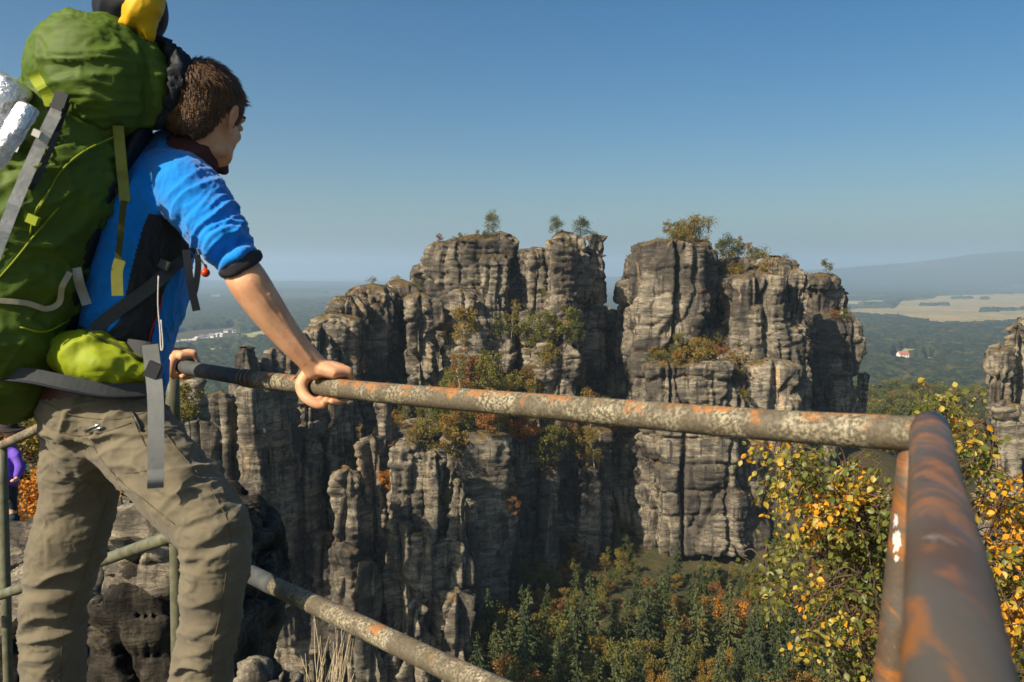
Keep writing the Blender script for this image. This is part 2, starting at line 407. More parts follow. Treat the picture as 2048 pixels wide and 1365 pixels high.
# ------------------------------------------------------------------ terrain
def ground_z(x, y):
    x = np.asarray(x, float); y = np.asarray(y, float); r = np.sqrt(x * x + y * y); ang = np.arctan2(x, y)
    near = -69 + .16 * np.clip(r - 100, 0, 90) + 16 * np.exp(-((x - 72) / 26) ** 2 - ((y - 200) / 32) ** 2)
    near = near - 34 * sstep(0, -40, x) * sstep(60, 140, y)
    far = -152 + 6 * fbm(x * .0011, y * .0011, 0 * x, 3, 71) + 20 * sstep(4000, 9000, r) * fbm(x * .0002, y * .0002, x * 0, 3, 77)
    ridge_ = 76 * np.exp(-((r - 470) / 190) ** 2) * sstep(.22, .42, ang)
    t = sstep(215, 560, r)
    z = near * (1 - t) + far * t + ridge_ * t
    z = z + 3.0 * fbm(x * .02, y * .02, x * 0, 4, 73) * sstep(20, 90, r)
    # far hills on the right and a low line on the left
    h = 215 * np.exp(-((r - 11000) / 1900) ** 2) * sstep(.22, .56, ang) * (1 + .22 * vn(ang * 7, r * .0002, x * 0, 79))
    h = h + 130 * np.exp(-((r - 10800) / 1700) ** 2) * (1 + .3 * vn(ang * 9, r * .0002, x * 0, 80)) * sstep(-.1, .3, ang)
    h = h + 90 * np.exp(-((r - 11500) / 2000) ** 2) * (1 + .5 * vn(ang * 12, r * 0, x * 0, 81)) * sstep(-.1, -.5, -np.abs(ang) * 0 + ang) 
    return z + h
def polar_grid(a0, a1, na, radii, zf):
    a = np.linspace(a0, a1, na); A, RR = np.meshgrid(a, radii); x = RR * np.sin(A); y = RR * np.cos(A); z = zf(x, y)
    V = np.stack([x, y, z], -1).reshape(-1, 3); nr = len(radii)
    i, j = np.meshgrid(np.arange(nr - 1), np.arange(na - 1), indexing='ij')
    F = np.stack([i * na + j, i * na + j + 1, (i + 1) * na + j + 1, (i + 1) * na + j], -1).reshape(-1, 4)
    return V, F, x, y, z
n = NT("valley_ground"); p = n.pos()
c = n.mix(n.ramp(n.noise(p, 0.004, 5), [(0.42, 0.0), (0.58, 1.0)]), (0.042, 0.048, 0.022), (0.075, 0.066, 0.03))
c = n.mix(n.ramp(n.noise(p, 0.35, 5, 0.65), [(0.4, 0.0), (0.62, 0.8)]), c, (0.085, 0.06, 0.028))
vd = n.n('ShaderNodeVectorMath', operation='DISTANCE'); n.l(n.pos(scale=(1, .8, 0)), vd.inputs[0]); vd.inputs[1].default_value = (60, 148, 0)
sand = n.ramp(n.math('ADD', n.math('MULTIPLY', vd.outputs['Value'], .03), n.math('MULTIPLY', n.noise(p, .2, 4), .8)), [(.62, 1.0), (.82, 0.0)])
c = n.mix(sand, c, (.42, .31, .20))
M_GROUND = n.done(c, 0.95, n.bump(n.noise(p, 0.6, 6, 0.7), 0.8, 0.6), spec=0.1)
rad = np.concatenate([[0.5], np.linspace(8, 230, 120), 230 * 1.022 ** np.arange(1, 205)])
V, F, *_ = polar_grid(-math.pi, math.pi, 721, rad, ground_z)
g = tag(link("ground", mesh_np("ground", V, F, [M_GROUND])), kind='structure')

# fields in the valley (thin sheets over the terrain)
def field(name, poly_px, mat, zoff):
    # rasterise in (angle, log r) on the terrain
    pts = [ (math.atan((x - CX) / F_PX), 152 * F_PX / max(y - HORIZON, 8)) for x, y in poly_px]
    # depth -> radius
    pr = [(a, d / math.cos(a)) for a, d in pts]
    a0, a1 = min(p[0] for p in pr), max(p[0] for p in pr); r0, r1 = min(p[1] for p in pr), max(p[1] for p in pr)
    na = int((a1 - a0) / .0022) + 2; radii = np.exp(np.arange(math.log(r0), math.log(r1) + .006, .006))
    V, F, x, y, z = polar_grid(a0, a1, na, radii, lambda x, y: ground_z(x, y) + zoff)
    A = np.arctan2(V[:, 0], V[:, 1]); RR = np.hypot(V[:, 0], V[:, 1])
    jag = .03 * fbm(V[:, 0] * .01, V[:, 1] * .01, V[:, 0] * 0, 3, 5)
    inside = in_poly(A, np.log(RR) + jag, [(a, math.log(r)) for a, r in pr])
    F = F[inside[F].all(1)]
    u, inv = np.unique(F, return_inverse=True)
    return tag(link(name, mesh_np(name, V[u], inv.reshape(F.shape), [mat])), kind='structure')
n = NT("stubble_field"); p = n.pos(scale=(1, .3, 1))
c = n.mix(n.ramp(n.noise(p, 0.006, 4), [(0.4, 0.0), (0.6, 1.0)]), (0.36, 0.23, 0.085), (0.26, 0.19, 0.07))
pb = n.pos(scale=(.0007, .009, 1), rot=(0, 0, .35))
c = n.mix(n.ramp(n.noise(pb, 1.0, 3, .5), [(0.50, 0.0), (0.53, .8)]), c, (0.15, 0.14, 0.055))
c = n.mix(n.ramp(n.noise(pb, 2.3, 2, .5), [(0.60, 0.0), (0.62, .7)]), c, (0.42, 0.29, 0.13))
M_FIELD = n.done(n.mix(n.ramp(n.noise(p, 0.05, 4), [(0.45, 0.0), (0.7, .5)]), c, (0.30, 0.27, 0.12)), 0.95)
n = NT("meadow_field"); p = n.pos()
M_MEADOW = n.done(n.mix(n.noise(p, 0.01, 4), (0.20, 0.21, 0.07), (0.36, 0.32, 0.13)), 0.95)
field("field", [(1690, 628), (1700, 618), (1790, 616), (1800, 603), (1860, 599), (1875, 592), (2100, 588), (2160, 640), (2048, 655), (1880, 660), (1800, 645), (1740, 632)], M_FIELD, 2.0)
field("field", [(1680, 603), (1760, 601), (1790, 606), (1760, 610), (1690, 608)], M_MEADOW, 2.0)
field("field", [(1705, 691), (1765, 686), (1770, 690), (1705, 697)], M_MEADOW, 2.0)
field("field", [(1800, 703), (1840, 700), (1845, 705), (1800, 708)], M_MEADOW, 2.0)
field("field", [(1900, 760), (1935, 752), (1940, 762)], M_MEADOW, 2.0)
field("field", [(470, 675), (560, 655), (575, 660), (500, 690)], M_MEADOW, 2.0)
field("field", [(380, 705), (470, 700), (470, 712), (380, 716)], M_MEADOW, 2.0)
field("field", [(-60, 690), (60, 670), (120, 690), (0, 720)], M_MEADOW, 2.0)

# the closed canopy of the far woods, one mass
n = NT("far_canopy"); p = n.pos()
c = n.mix(n.ramp(n.noise(p, 0.08, 5, .75), [(0.4, 0.0), (0.62, 1.0)]), (0.012, 0.022, 0.014), (0.062, 0.070, 0.030))
c = n.mix(n.ramp(n.noise(p, 0.02, 3), [(0.55, 0.0), (0.7, .6)]), c, (0.13, 0.10, 0.035))
M_CANOPY = n.done(c, 0.95, n.bump(n.noise(p, 0.25, 5, 0.7), 1.0, 3.0), spec=0.05)
rad = 560 * 1.0052 ** np.arange(0, 560)
CLEAR = [[(1690, 634), (1700, 618), (1790, 616), (1800, 603), (1860, 599), (1875, 592), (2100, 588), (2160, 640), (2048, 650), (1880, 656), (1800, 640)],
         [(1705, 690), (1765, 685), (1770, 690), (1705, 698)], [(1800, 703), (1840, 700), (1845, 706), (1800, 710)], [(1786, 706), (1826, 706), (1830, 732), (1780, 732)],
         [(1850, 718), (1880, 718), (1880, 734), (1850, 734)], [(1680, 601), (1760, 600), (1790, 606), (1760, 611), (1690, 609)],
         [(330, 670), (470, 655), (480, 690), (330, 705)], [(470, 675), (560, 655), (575, 662), (500, 692)], [(380, 703), (470, 698), (470, 712), (380, 718)], [(-60, 690), (60, 668), (120, 690), (0, 722)]]
ISLANDS = [[(1964, 599), (1980, 599), (1980, 602), (1964, 602)], [(1905, 599), (1945, 598), (1945, 599.2), (1905, 600.5)], [(1840, 612), (1900, 611), (1900, 612), (1840, 613)], [(1960, 625), (2060, 621), (2060, 622), (1960, 626.5)]]
def canopy_mask(x, y):
    z = np.full(x.shape, -152.0); X, Y, D = proj(np.stack([x, y, z], -1)); m = np.ones(x.shape)
    jx = X + 5 * fbm(x * .02, y * .02, x * 0, 2, 3); jy = Y + 1.5 * fbm(x * .03, y * .03, x * 0, 2, 4)
    for pl in CLEAR: m[in_poly(jx, jy, pl)] = 0
    for pl in ISLANDS: m[in_poly(jx, jy, pl)] = 1
    nz = fbm(x * .0016, y * .0016, x * 0, 4, 91)
    far_ = (nz > .28) & (D > 1300)
    for pl in ISLANDS: far_ &= ~in_poly(jx, jy, pl)
    m[far_] = 0
    return m
def canopy_z(x, y):
    m = canopy_mask(x, y); k = .11
    cell = np.maximum(vn(x * k, y * k, x * 0, 92), vn(x * k + 9.5, y * k + 3.2, x * 0, 93))
    return ground_z(x, y) + np.where(m > 0, 13 + 5 * cell + 4 * fbm(x * .01, y * .01, x * 0, 2, 94) , -4)
V, F, x, y, z = polar_grid(-.72, .72, 620, rad, canopy_z)
m = canopy_mask(x, y).ravel() > 0
F = F[m[F].any(1)]; u, inv = np.unique(F, return_inverse=True)
tag(link("far_forest", mesh_np("far_forest", V[u], inv.reshape(F.shape), [M_CANOPY])), "hazy dark green woods covering the far valley between the fields", "forest", kind='stuff')

# ------------------------------------------------------------------ rock towers
GR = "sandstone rock towers across the gorge"
T = []
T.append(rock_thing("rock_tower", [
    (640, 655, 1250, 34, 160, 1.1), (672, 632, 1250, 42, 164, 1.1), (702, 588, 1250, 42, 170, 1.1), (745, 568, 1250, 52, 176, 1.0),
    (800, 562, 1200, 48, 184, 1.0), (838, 585, 900, 30, 166, 1.2), (862, 522, 1200, 44, 186, 1.0), (905, 480, 900, 46, 182, .9),
    (950, 476, 900, 40, 180, .9, dict(dome=.04)), (985, 505, 900, 32, 172, 1.1), (1000, 464, 900, 31, 181, 1.1, dict(dome=.05)), (925, 580, 900, 44, 170, .8),
    (1020, 500, 900, 22, 190, 1.2)],
    "broad lit rock massif sloping down to the left, left of the twin pinnacles", "rock tower", GR))
T.append(rock_thing("rock_tower", [
    (1222, 612, 1100, 22, 196, 1.0), (1215, 680, 1100, 30, 190, 1.0), (1070, 494, 900, 25, 174, 1.3, dict(dome=.04, taper=.05)), (1122, 466, 900, 31, 170, 1.1, dict(dome=.03, taper=.1)), (1118, 640, 900, 40, 169, .9),
    (1150, 470, 900, 24, 180, 1.2, dict(dome=.04)), (1188, 474, 900, 24, 184, 1.3, dict(dome=.05, taper=.25)), (1168, 620, 900, 40, 184, .9)],
    "slender pair of pinnacles split by a dark crack, in the middle of the ridge", "rock tower", GR))
T.append(rock_thing("rock_tower", [
    (1335, 480, 900, 70, 176, .8, dict(dome=.03, taper=.05, nexp=5)), (1268, 535, 1100, 36, 186, 1.1, dict(dome=.12)), (1292, 498, 900, 38, 181, 1.1, dict(dome=.06)), (1385, 482, 900, 46, 180, .9, dict(dome=.03)),
    (1425, 540, 760, 40, 187, .9, dict(dome=.05)), (1500, 548, 900, 66, 178, .8, dict(dome=.03, nexp=5)), (1475, 515, 900, 60, 192, .9, dict(dome=.04)), (1558, 516, 900, 52, 184, .9, dict(dome=.03, nexp=4)), (1592, 538, 900, 26, 180, 1.1), (1530, 600, 900, 56, 177, .9),
    (1460, 650, 900, 44, 180, .9), (1572, 640, 900, 44, 179, .9), (1535, 715, 1150, 62, 173, .8, dict(m=1, amp=.6, nexp=4)), (1598, 712, 1150, 30, 178, 1.0), (1560, 850, 1120, 105, 184, .5, dict(m=1, amp=.6)),
    (1330, 722, 1120, 52, 168, .8, dict(dome=.02)), (1405, 718, 1120, 62, 168, .8, dict(dome=.02, nexp=4)), (1462, 745, 1130, 44, 170, .9, dict(dome=.05)), (1362, 835, 1110, 44, 164, .8), (1436, 850, 1105, 46, 163, .8), (1488, 870, 1100, 32, 168, 1.0), (1525, 900, 1090, 30, 174, 1.0)],
    "massive flat-topped rock tower crowned with bushes, right of the deep gap", "rock tower", GR))
T.append(rock_thing("rock_tower", [
    (1645, 545, 860, 30, 204, 1.1, dict(dome=.08, taper=.2)), (1676, 575, 860, 28, 206, 1.1, dict(dome=.1, taper=.2)), (1700, 640, 860, 14, 204, 1.2, dict(dome=.05)),
    (1650, 750, 900, 38, 200, .8), (1690, 745, 900, 26, 200, .8), (1730, 745, 900, 13, 214, 1.0)],
    "narrow pointed rock pinnacle at the right end of the ridge", "rock tower", GR))
T.append(rock_thing("rock_tower", [
    (1998, 690, 1100, 26, 128, 1.2), (2035, 650, 1100, 34, 130, 1.0), (2080, 630, 1100, 50, 136, 1.0), (2010, 800, 1100, 40, 124, .8)],
    "grey rock wall cut off by the right edge of the view", "rock tower", GR, res=.4, amp=.8))
# lower cliffs
LO = "lower cliffs of the ridge"
T.append(rock_thing("rock_cliff", [
    (700, 935, 1420, 40, 132, 1.1, dict(dome=.05)), (745, 868, 1420, 33, 136, 1.1), (690, 1090, 1420, 30, 128, 1.0), (742, 1130, 1420, 32, 126, 1.1), (762, 790, 1400, 24, 142, 1.0),
    (815, 880, 1420, 38, 133, 1.0, dict(dome=.05)), (800, 1040, 1420, 34, 129, 1.0), (868, 900, 1420, 30, 133, 1.1), (858, 1060, 1420, 34, 129, 1.1), (920, 960, 1420, 26, 131, 1.1), (902, 1075, 1420, 38, 131, 1.1),
    (912, 1185, 1420, 42, 128, 1.0), (930, 1000, 1420, 34, 135, 1.0), (830, 1200, 1420, 36, 126, .9), (645, 1060, 1300, 30, 136, 1.2), (684, 800, 1300, 20, 140, 1.2), (655, 930, 1300, 40, 150, 1.0), (600, 775, 1400, 70, 158, .6), (650, 860, 1400, 60, 150, .6)],
    "lower sunlit cliff of stacked rounded pillars below the long rail", "rock cliff", LO, res=.36, amp=.75, h1=6.5, dome=.03))
T.append(rock_thing("rock_cliff", [
    (447, 778, 1150, 25, 108, 1.1, dict(dome=.07)), (508, 768, 1150, 27, 106, 1.1, dict(dome=.05)), (486, 694, 1150, 22, 124, 1.1), (545, 700, 1150, 15, 128, 1.1), (520, 718, 1150, 30, 130, 1.0), (575, 712, 1150, 24, 134, 1.1),
    (610, 735, 1150, 30, 142, 1.1), (560, 780, 1300, 30, 132, 1.0), (600, 860, 1400, 40, 138, 1.0)],
    "pair of lit knobbly rock columns in front of the dark cleft", "rock cliff", LO, res=.32, amp=.6, h1=3.2, h2=.9, dome=.04))
T.append(rock_thing("rock_crag", [(380, 755, 1100, 34, 84, 1.0), (350, 800, 1100, 34, 82, 1.0), (398, 840, 1100, 34, 79, 1.0)],
    "small broken crag just right of the rear railing post", "rock crag", LO, res=.3, amp=.6, h1=3.2, h2=.9, dome=.05))
T.append(rock_thing("rock_cliff", [
    (985, 850, 1345, 42, 158, 1.0), (1055, 870, 1340, 36, 164, 1.0), (1098, 930, 1330, 20, 160, 1.1), (1130, 860, 1330, 34, 170, 1.0), (1190, 850, 1330, 36, 170, 1.0), (1180, 930, 1280, 22, 164, 1.1), (1240, 870, 1300, 40, 178, 1.0),
    (1295, 850, 1260, 36, 184, 1.0), (1020, 1080, 1340, 24, 155, 1.1), (880, 842, 1330, 100, 158, .8, dict(dome=.03)), (1040, 850, 1300, 120, 184, .6, dict(dome=.03)), (720, 820, 1300, 90, 175, .5), (1200, 842, 1250, 110, 192, .5), (950, 862, 1330, 60, 146, 1.0, dict(dome=.04))],
    "shaded wall of ribbed columns in the middle of the gorge", "rock cliff", LO, res=.42, amp=.8, h1=7, dome=.03))

# ------------------------------------------------------------------ near rock: ledge under the camera, boulders by the railing
def lump(mb, c, r, seed, res=.03, flat=.5, sc=1.0, nexp=3.0):
    n = int(max(40, min(420, 2 * math.pi * max(r) / res)))
    a = np.linspace(0, math.pi, n // 2)[1:-1]; b = np.arange(n) / n * 2 * math.pi
    A, B = np.meshgrid(a, b, indexing='ij')
    D = np.stack([np.sin(A) * np.cos(B), np.sin(A) * np.sin(B), np.cos(A)], -1).reshape(-1, 3)
    D = np.vstack([D, [[0, 0, 1], [0, 0, -1]]])
    se = (np.abs(D) ** nexp).sum(1) ** (-1 / nexp); c = np.asarray(c, float); r = np.asarray(r, float)
    V = c + D * se[:, None] * r
    x, y, z = (V / sc).T
    # broken facets, bedding and weathering
    o = fbm(x * .9, y * .9, z * .9, 3, seed) * .34
    o = o - .20 * sstep(.6, 1, 1 - np.abs(fbm(x * 1.0, y * 1.0, z * 1.4, 3, seed + 2)) * 4)
    L = z * 3.2 + .8 * vn(x * .8, y * .8, z * .3, seed + 5); fr = L - np.floor(L)
    o = o - .07 * np.abs(2 * fr - 1) ** 6 + .09 * (hash1(np.floor(L), seed) - .5) + .06 * fbm(x * 6, y * 6, z * 8, 4, seed + 6, .6)
    V = V + D * (o * sc)[:, None]
    k = len(a); i, j = np.meshgrid(np.arange(k - 1), np.arange(n), indexing='ij'); j2 = (j + 1) % n
    F = np.stack([i * n + j, (i + 1) * n + j, (i + 1) * n + j2, i * n + j2], -1).reshape(-1, 4)
    jj = np.arange(n); j2 = (jj + 1) % n
    F3 = np.vstack([np.stack([np.full(n, k * n), jj, j2], -1), np.stack([np.full(n, k * n + 1), (k - 1) * n + j2, (k - 1) * n + jj], -1)])
    mb.add(V, F, F3)
def near_rock(name, lumps, label, cat, kind=None, group=None, mat=None, **kw):
    mb = MB()
    for c, r, sd, k in lumps: q = dict(kw); q.update(k); lump(mb, c, r, sd, **q)
    V, F, mi = mb.arrays(); base = np.array([V[:, 0].mean(), V[:, 1].mean(), V[:, 2].min()])
    return tag(link(name, mesh_np(name, V - base, F, [mat or M_ROCK_NEAR], mi), loc=base), label, cat, group, kind)
near_rock("rock_ledge", [((-.5, -1.3, -5.2), (2.6, 3.2, 3.9), 5, {})], "sandstone ledge under the railing", "rock ledge", 'structure', sc=.3, nexp=6, res=.04)
def boulder(x, ytop, d, hw, dr, hh, sd, label, name='boulder', cat='boulder', sc=.9, mat=None, **kw):
    q = P(x, ytop, d); r = hw * d / F_PX
    return near_rock(name, [((q[0], q[1] + r * dr * .4, q[2] - hh), (r, r * dr, hh), sd, kw)], label, cat, group="sandstone boulders by the railing", sc=sc, mat=mat)
boulder(272, 1010, 4.3, 100, .9, .30, 21, "pale-topped boulder seen between the man's legs behind the lower rail", sc=.45)
boulder(270, 1140, 4.3, 80, .8, 1.2, 22, "dark overhanging boulder just below the pale-topped one", sc=.6, mat=M_ROCK_SHADE)  # its shaded face is put into the rock colour
boulder(525, 1335, 2.75, 95, 1.0, .3, 23, "flat pale rock right of the man's front leg at the bottom", sc=.35)
boulder(40, 1088, 8.6, 200, 1.0, .9, 24, "flat tan rock shelf behind the left stair rail", sc=.8, nexp=5)
boulder(40, 1250, 5.0, 110, .8, .9, 25, "dark rock step under the left lower rail", sc=.6, mat=M_ROCK_SHADE)
boulder(160, 1010, 11.5, 120, 1.0, 1.5, 26, "rugged grey rock below the autumn shrubs", sc=1.2)
q0, q1 = P(330, 1180, 6.5), P(60, 1010, 15)
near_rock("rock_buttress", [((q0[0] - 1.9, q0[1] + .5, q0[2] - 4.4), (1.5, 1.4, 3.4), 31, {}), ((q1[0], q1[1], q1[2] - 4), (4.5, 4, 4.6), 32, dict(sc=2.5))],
          "dark rock buttress falling away below the left stair", "rock buttress", mat=M_ROCK_SHADE, sc=1.2, res=.05)
# ------------------------------------------------------------------ vegetation
def leaf_mat(name, stops, trans=0.25, rough=0.6, vs=0.9, hue_by_object=True, spec=0.2):
    n = NT(name); oi = n.n('ShaderNodeObjectInfo'); p = n.pos()
    v = n.math('MULTIPLY', n.noise(p, vs, 3), 0.55)
    v = n.math('ADD', v, n.math('MULTIPLY', oi.outputs['Random'], 0.55)) if hue_by_object else n.noise(p, vs, 3)
    return n.done(n.ramp(v, stops), rough, spec=spec, trans=trans)
M_BARK = plain("bark", (0.10, 0.08, 0.06), .95, var=3)
M_BARK_PALE = plain("birch_bark", (0.45, 0.40, 0.33), .9, var=3)
M_AUTUMN = leaf_mat("autumn_leaves", [(.20, (.11, .115, .024)), (.42, (.165, .145, .028)), (.62, (.22, .16, .03)), (.85, (.27, .14, .025))])
M_GREENLF = leaf_mat("green_leaves", [(.2, (.055, .075, .018)), (.5, (.10, .11, .025)), (.85, (.17, .15, .03))])
M_SPRUCE = leaf_mat("spruce_needles", [(.2, (.035, .050, .020)), (.55, (.062, .078, .026)), (.9, (.10, .105, .032))], trans=.15)
M_ORANGE = leaf_mat("orange_leaves", [(.2, (.42, .14, .015)), (.8, (.50, .25, .02))])
M_RUSTLF = leaf_mat("russet_leaves", [(.2, (.20, .10, .03)), (.5, (.28, .12, .035)), (.85, (.17, .12, .03))])
M_HEATH = leaf_mat("heather", [(.3, (.10, .095, .022)), (.5, (.17, .10, .03)), (.7, (.22, .08, .03))], hue_by_object=False, vs=.12)
def cards(C, size, rng, up=0.0, aspect=.55, D=None):
    """rhombic leaf clumps at centres C"""
    n = len(C); A = rng.normal(size=(n, 3)) if D is None else D + rng.normal(size=(n, 3)) * .35
    A[:, 2] *= (1 - up); A /= np.linalg.norm(A, axis=1)[:, None]
    B = np.cross(A, rng.normal(size=(n, 3))); B /= np.linalg.norm(B, axis=1)[:, None] + 1e-9
    s = (size * rng.uniform(.6, 1.3, n))[:, None]
    V = np.stack([C - A * s * .5, C + B * s * aspect * .5, C + A * s * .5, C - B * s * aspect * .5], 1).reshape(-1, 3)
    F = np.arange(n * 4).reshape(-1, 4); return V, F
def branchy(rng, h, rx, lean=.1, nb=9, r0=.11, zlow=.3):
    mb = MB(); k = 7; t = np.linspace(0, 1, k); off = rng.normal(size=2) * lean * h
    tr = np.stack([off[0] * t ** 1.5 + .03 * h * rng.normal(size=k) * (t > 0), off[1] * t ** 1.5 + .03 * h * rng.normal(size=k) * (t > 0), t * h * .9], -1)
    mb.tube(tr, r0 * (1 - .85 * t), 6)
    tips = []
    for i in range(nb):
        q = rng.uniform(zlow, .9); b = np.array([np.interp(q, t, tr[:, a]) for a in range(3)])
        a = rng.uniform(0, 2 * math.pi); L = rx * rng.uniform(.6, 1.05) * (1.25 - .6 * q)
        e = b + np.array([math.cos(a) * L, math.sin(a) * L, L * rng.uniform(.25, .9)])
        md = (b + e) / 2 + rng.normal(size=3) * .06 * L
        mb.tube([b, md, e], np.array([.4, .25, .1]) * r0, 5); tips += [e, md * .4 + e * .6]
    tips.append(tr[-1]); return mb, np.array(tips), tr
def tree_meshes(kind, seed):
    rng = np.random.default_rng(seed)
    if kind == 'spruce':
        h = 10.0; mb = MB(); mb.tube([[0, 0, -1.5], [0, 0, h * .5], [.05, 0, h]], [.16, .09, .01], 6)
        C = []; D = []; nl = 26
        for i in range(nl):
            t = (i + rng.uniform(0, .5)) / nl; z = .6 + t * (h - .7); Rm = (2.1 * (1 - t) ** .8 + .08) * rng.uniform(.75, 1.15)
            nb = int(9 - 4 * t)
            for b in range(nb):
                a = rng.uniform(0, 2 * math.pi); Rb = Rm * rng.uniform(.7, 1.1); m = max(2, int(Rb / .17))
                for s_ in np.linspace(.18, 1, m):
                    r_ = Rb * s_; C.append([math.cos(a) * r_, math.sin(a) * r_, z - .34 * r_ + .16 * s_ ** 3 + rng.normal() * .04]); D.append([math.cos(a), math.sin(a), -.45])
        C = np.array(C); D = np.array(D, float)
        V1, F1 = cards(C, .50, rng, aspect=.42, D=D); C2 = C - np.array([0, 0, .10]); V2, F2 = cards(C2, .36, rng, aspect=.5, D=D * .3 + [0, 0, -1])
        return mb.mesh("trunk", M_BARK), mesh_np("crown", np.vstack([V1, V2]), np.vstack([F1, F2 + len(V1)]), [M_SPRUCE], smooth=False)
    if kind in ('autumn', 'green', 'birch', 'russet', 'orange'):
        h = {'birch': 8.5, 'orange': 5.0}.get(kind, 8.0); rx = {'birch': 1.7}.get(kind, 2.5)
        mb, tips, tr = branchy(rng, h, rx, .08, 15 if kind != 'birch' else 14, .10 if kind != 'birch' else .08, .16)
        mb.tube([[0, 0, -1.5], tr[0]], [.12, .10], 6)
        tips = np.vstack([tips, tr[2:6] + rng.normal(size=(4, 3)) * .4]); C = []; dens = 70 if kind != 'birch' else 38
        for tp in tips:
            s = rng.uniform(.55, 1.05) * (1.0 if kind != 'birch' else .75); m = int(dens * s); q = rng.normal(size=(m, 3)); q /= np.linalg.norm(q, axis=1)[:, None]
            q *= (rng.uniform(.25, 1, (m, 1)) ** .5) * [s, s, s * .8]; C.append(tp + q)
            if kind == 'birch': C.append(tp + np.stack([rng.normal(size=14) * .3, rng.normal(size=14) * .3, -rng.uniform(0, 1.4, 14)], -1))
        C = np.vstack(C); V, F = cards(C, .30 if kind != 'birch' else .22, rng, aspect=.7)
        return mb.mesh("trunk", M_BARK_PALE if kind == 'birch' else M_BARK), mesh_np("crown", V, F, [{'autumn': M_AUTUMN, 'green': M_GREENLF, 'birch': M_AUTUMN, 'russet': M_RUSTLF, 'orange': M_ORANGE}[kind]], smooth=False)
    if kind == 'pine':                                   # stunted pine of the cliff tops
        h = 5.0; mb, tips, tr = branchy(rng, h, 1.9, .10, 17, .10, .10); mb.tube([[0, 0, -1], tr[0]], [.13, .11], 6)
        tips = np.vstack([tips, tr[1:5] + rng.normal(size=(4, 3)) * .25, tr[:3] + [0, 0, .5] + rng.normal(size=(3, 3)) * [.5, .5, .1]])
        C = np.vstack([tp + rng.normal(size=(46, 3)) * [.42, .42, .40] for tp in tips]); V, F = cards(C, .30, rng, aspect=.45)
        return mb.mesh("trunk", M_BARK), mesh_np("crown", V, F, [M_GREENLF], smooth=False)
    if kind == 'bush':
        h = 2.0; mb = MB(); C = []
        for i in range(7):
            a = rng.uniform(0, 6.28); e = np.array([math.cos(a) * rng.uniform(.3, 1.2), math.sin(a) * rng.uniform(.3, 1.2), rng.uniform(.7, 1.8)])
            mb.tube([[0, 0, -.4], e * .5 + [0, 0, .1], e], [.05, .035, .012], 5); C.append(e + rng.normal(size=(42, 3)) * [.4, .4, .33])
        V, F = cards(np.vstack(C), .24, rng, aspect=.6)
        return mb.mesh("stems", M_BARK), mesh_np("foliage", V, F, [M_AUTUMN], smooth=False)
SPEC = {'spruce': 4, 'autumn': 4, 'green': 3, 'birch': 4, 'russet': 3, 'orange': 2, 'pine': 3, 'bush': 3}
LIB = {k: [tree_meshes(k, 100 + 13 * i + len(k)) for i in range(m)] for k, m in SPEC.items()}
NAMES = {'spruce': 'spruce_tree', 'autumn': 'autumn_tree', 'green': 'broadleaf_tree', 'birch': 'birch_tree', 'russet': 'russet_tree', 'orange': 'autumn_tree', 'pine': 'pine_tree', 'bush': 'bush'}
rnd = random.Random(42)
def plant(kind, loc, h, label, group, sx=None, parts=True):
    tm, cm = rnd.choice(LIB[kind]); base = {'spruce': 10., 'birch': 8.5, 'orange': 5., 'pine': 5., 'bush': 2.}.get(kind, 8.)
    s = h / base; w = s * (sx or rnd.uniform(.85, 1.15))
    r = thing(NAMES[kind], loc, label, 'bush' if kind == 'bush' else 'tree', group); r.scale = (w, w, s); r.rotation_euler = (rnd.uniform(-.06, .06), rnd.uniform(-.06, .06), rnd.uniform(0, 6.28))
    a, b = ('stems', 'foliage') if kind == 'bush' else ('trunk', 'crown')
    link(a, tm, r); link(b, cm, r); return r
def plant_px(kind, x, y, hpx, label, group, start=60, **kw):
    """stands a tree on whatever rock or ground is seen at photograph pixel (x, y)"""
    c = cast_px(x, y, start)
    if c is None: return None
    q = c[0]; d = q @ FWD
    if c[1][2] < .45:                                    # on a steep face: root it on the nearest ledge inward
        c2 = cast(q + np.array([0, 1.2, 6.0]), (0, 0, -1), 14)
        if c2 is not None and c2[1][2] > .3: q = c2[0]
    return plant(kind, q - np.array([0, 0, .15]), hpx * d / F_PX, label, group, **kw)
bpy.context.view_layer.update()
def plant_down(kind, x, D, h, label, group, z0=-200., z1=100., sx=None, jit=0):
    """stands a tree on the rock or ground under the point at photograph column x, D metres away"""
    for t in range(10):
        q = P(x + (rnd.uniform(-1, 1) * 4 if t else 0), 600, D + (rnd.uniform(-1.5, 1.5) if t else 0)); c = cast((q[0], q[1], 60.), (0, 0, -1), 400)
        if c is not None and z0 < c[0][2] < z1 and c[1][2] > .45:
            return plant(kind, c[0] - np.array([0, 0, .2]), h, label, group, sx=sx)
    return None
SU = "trees on the rock summits"
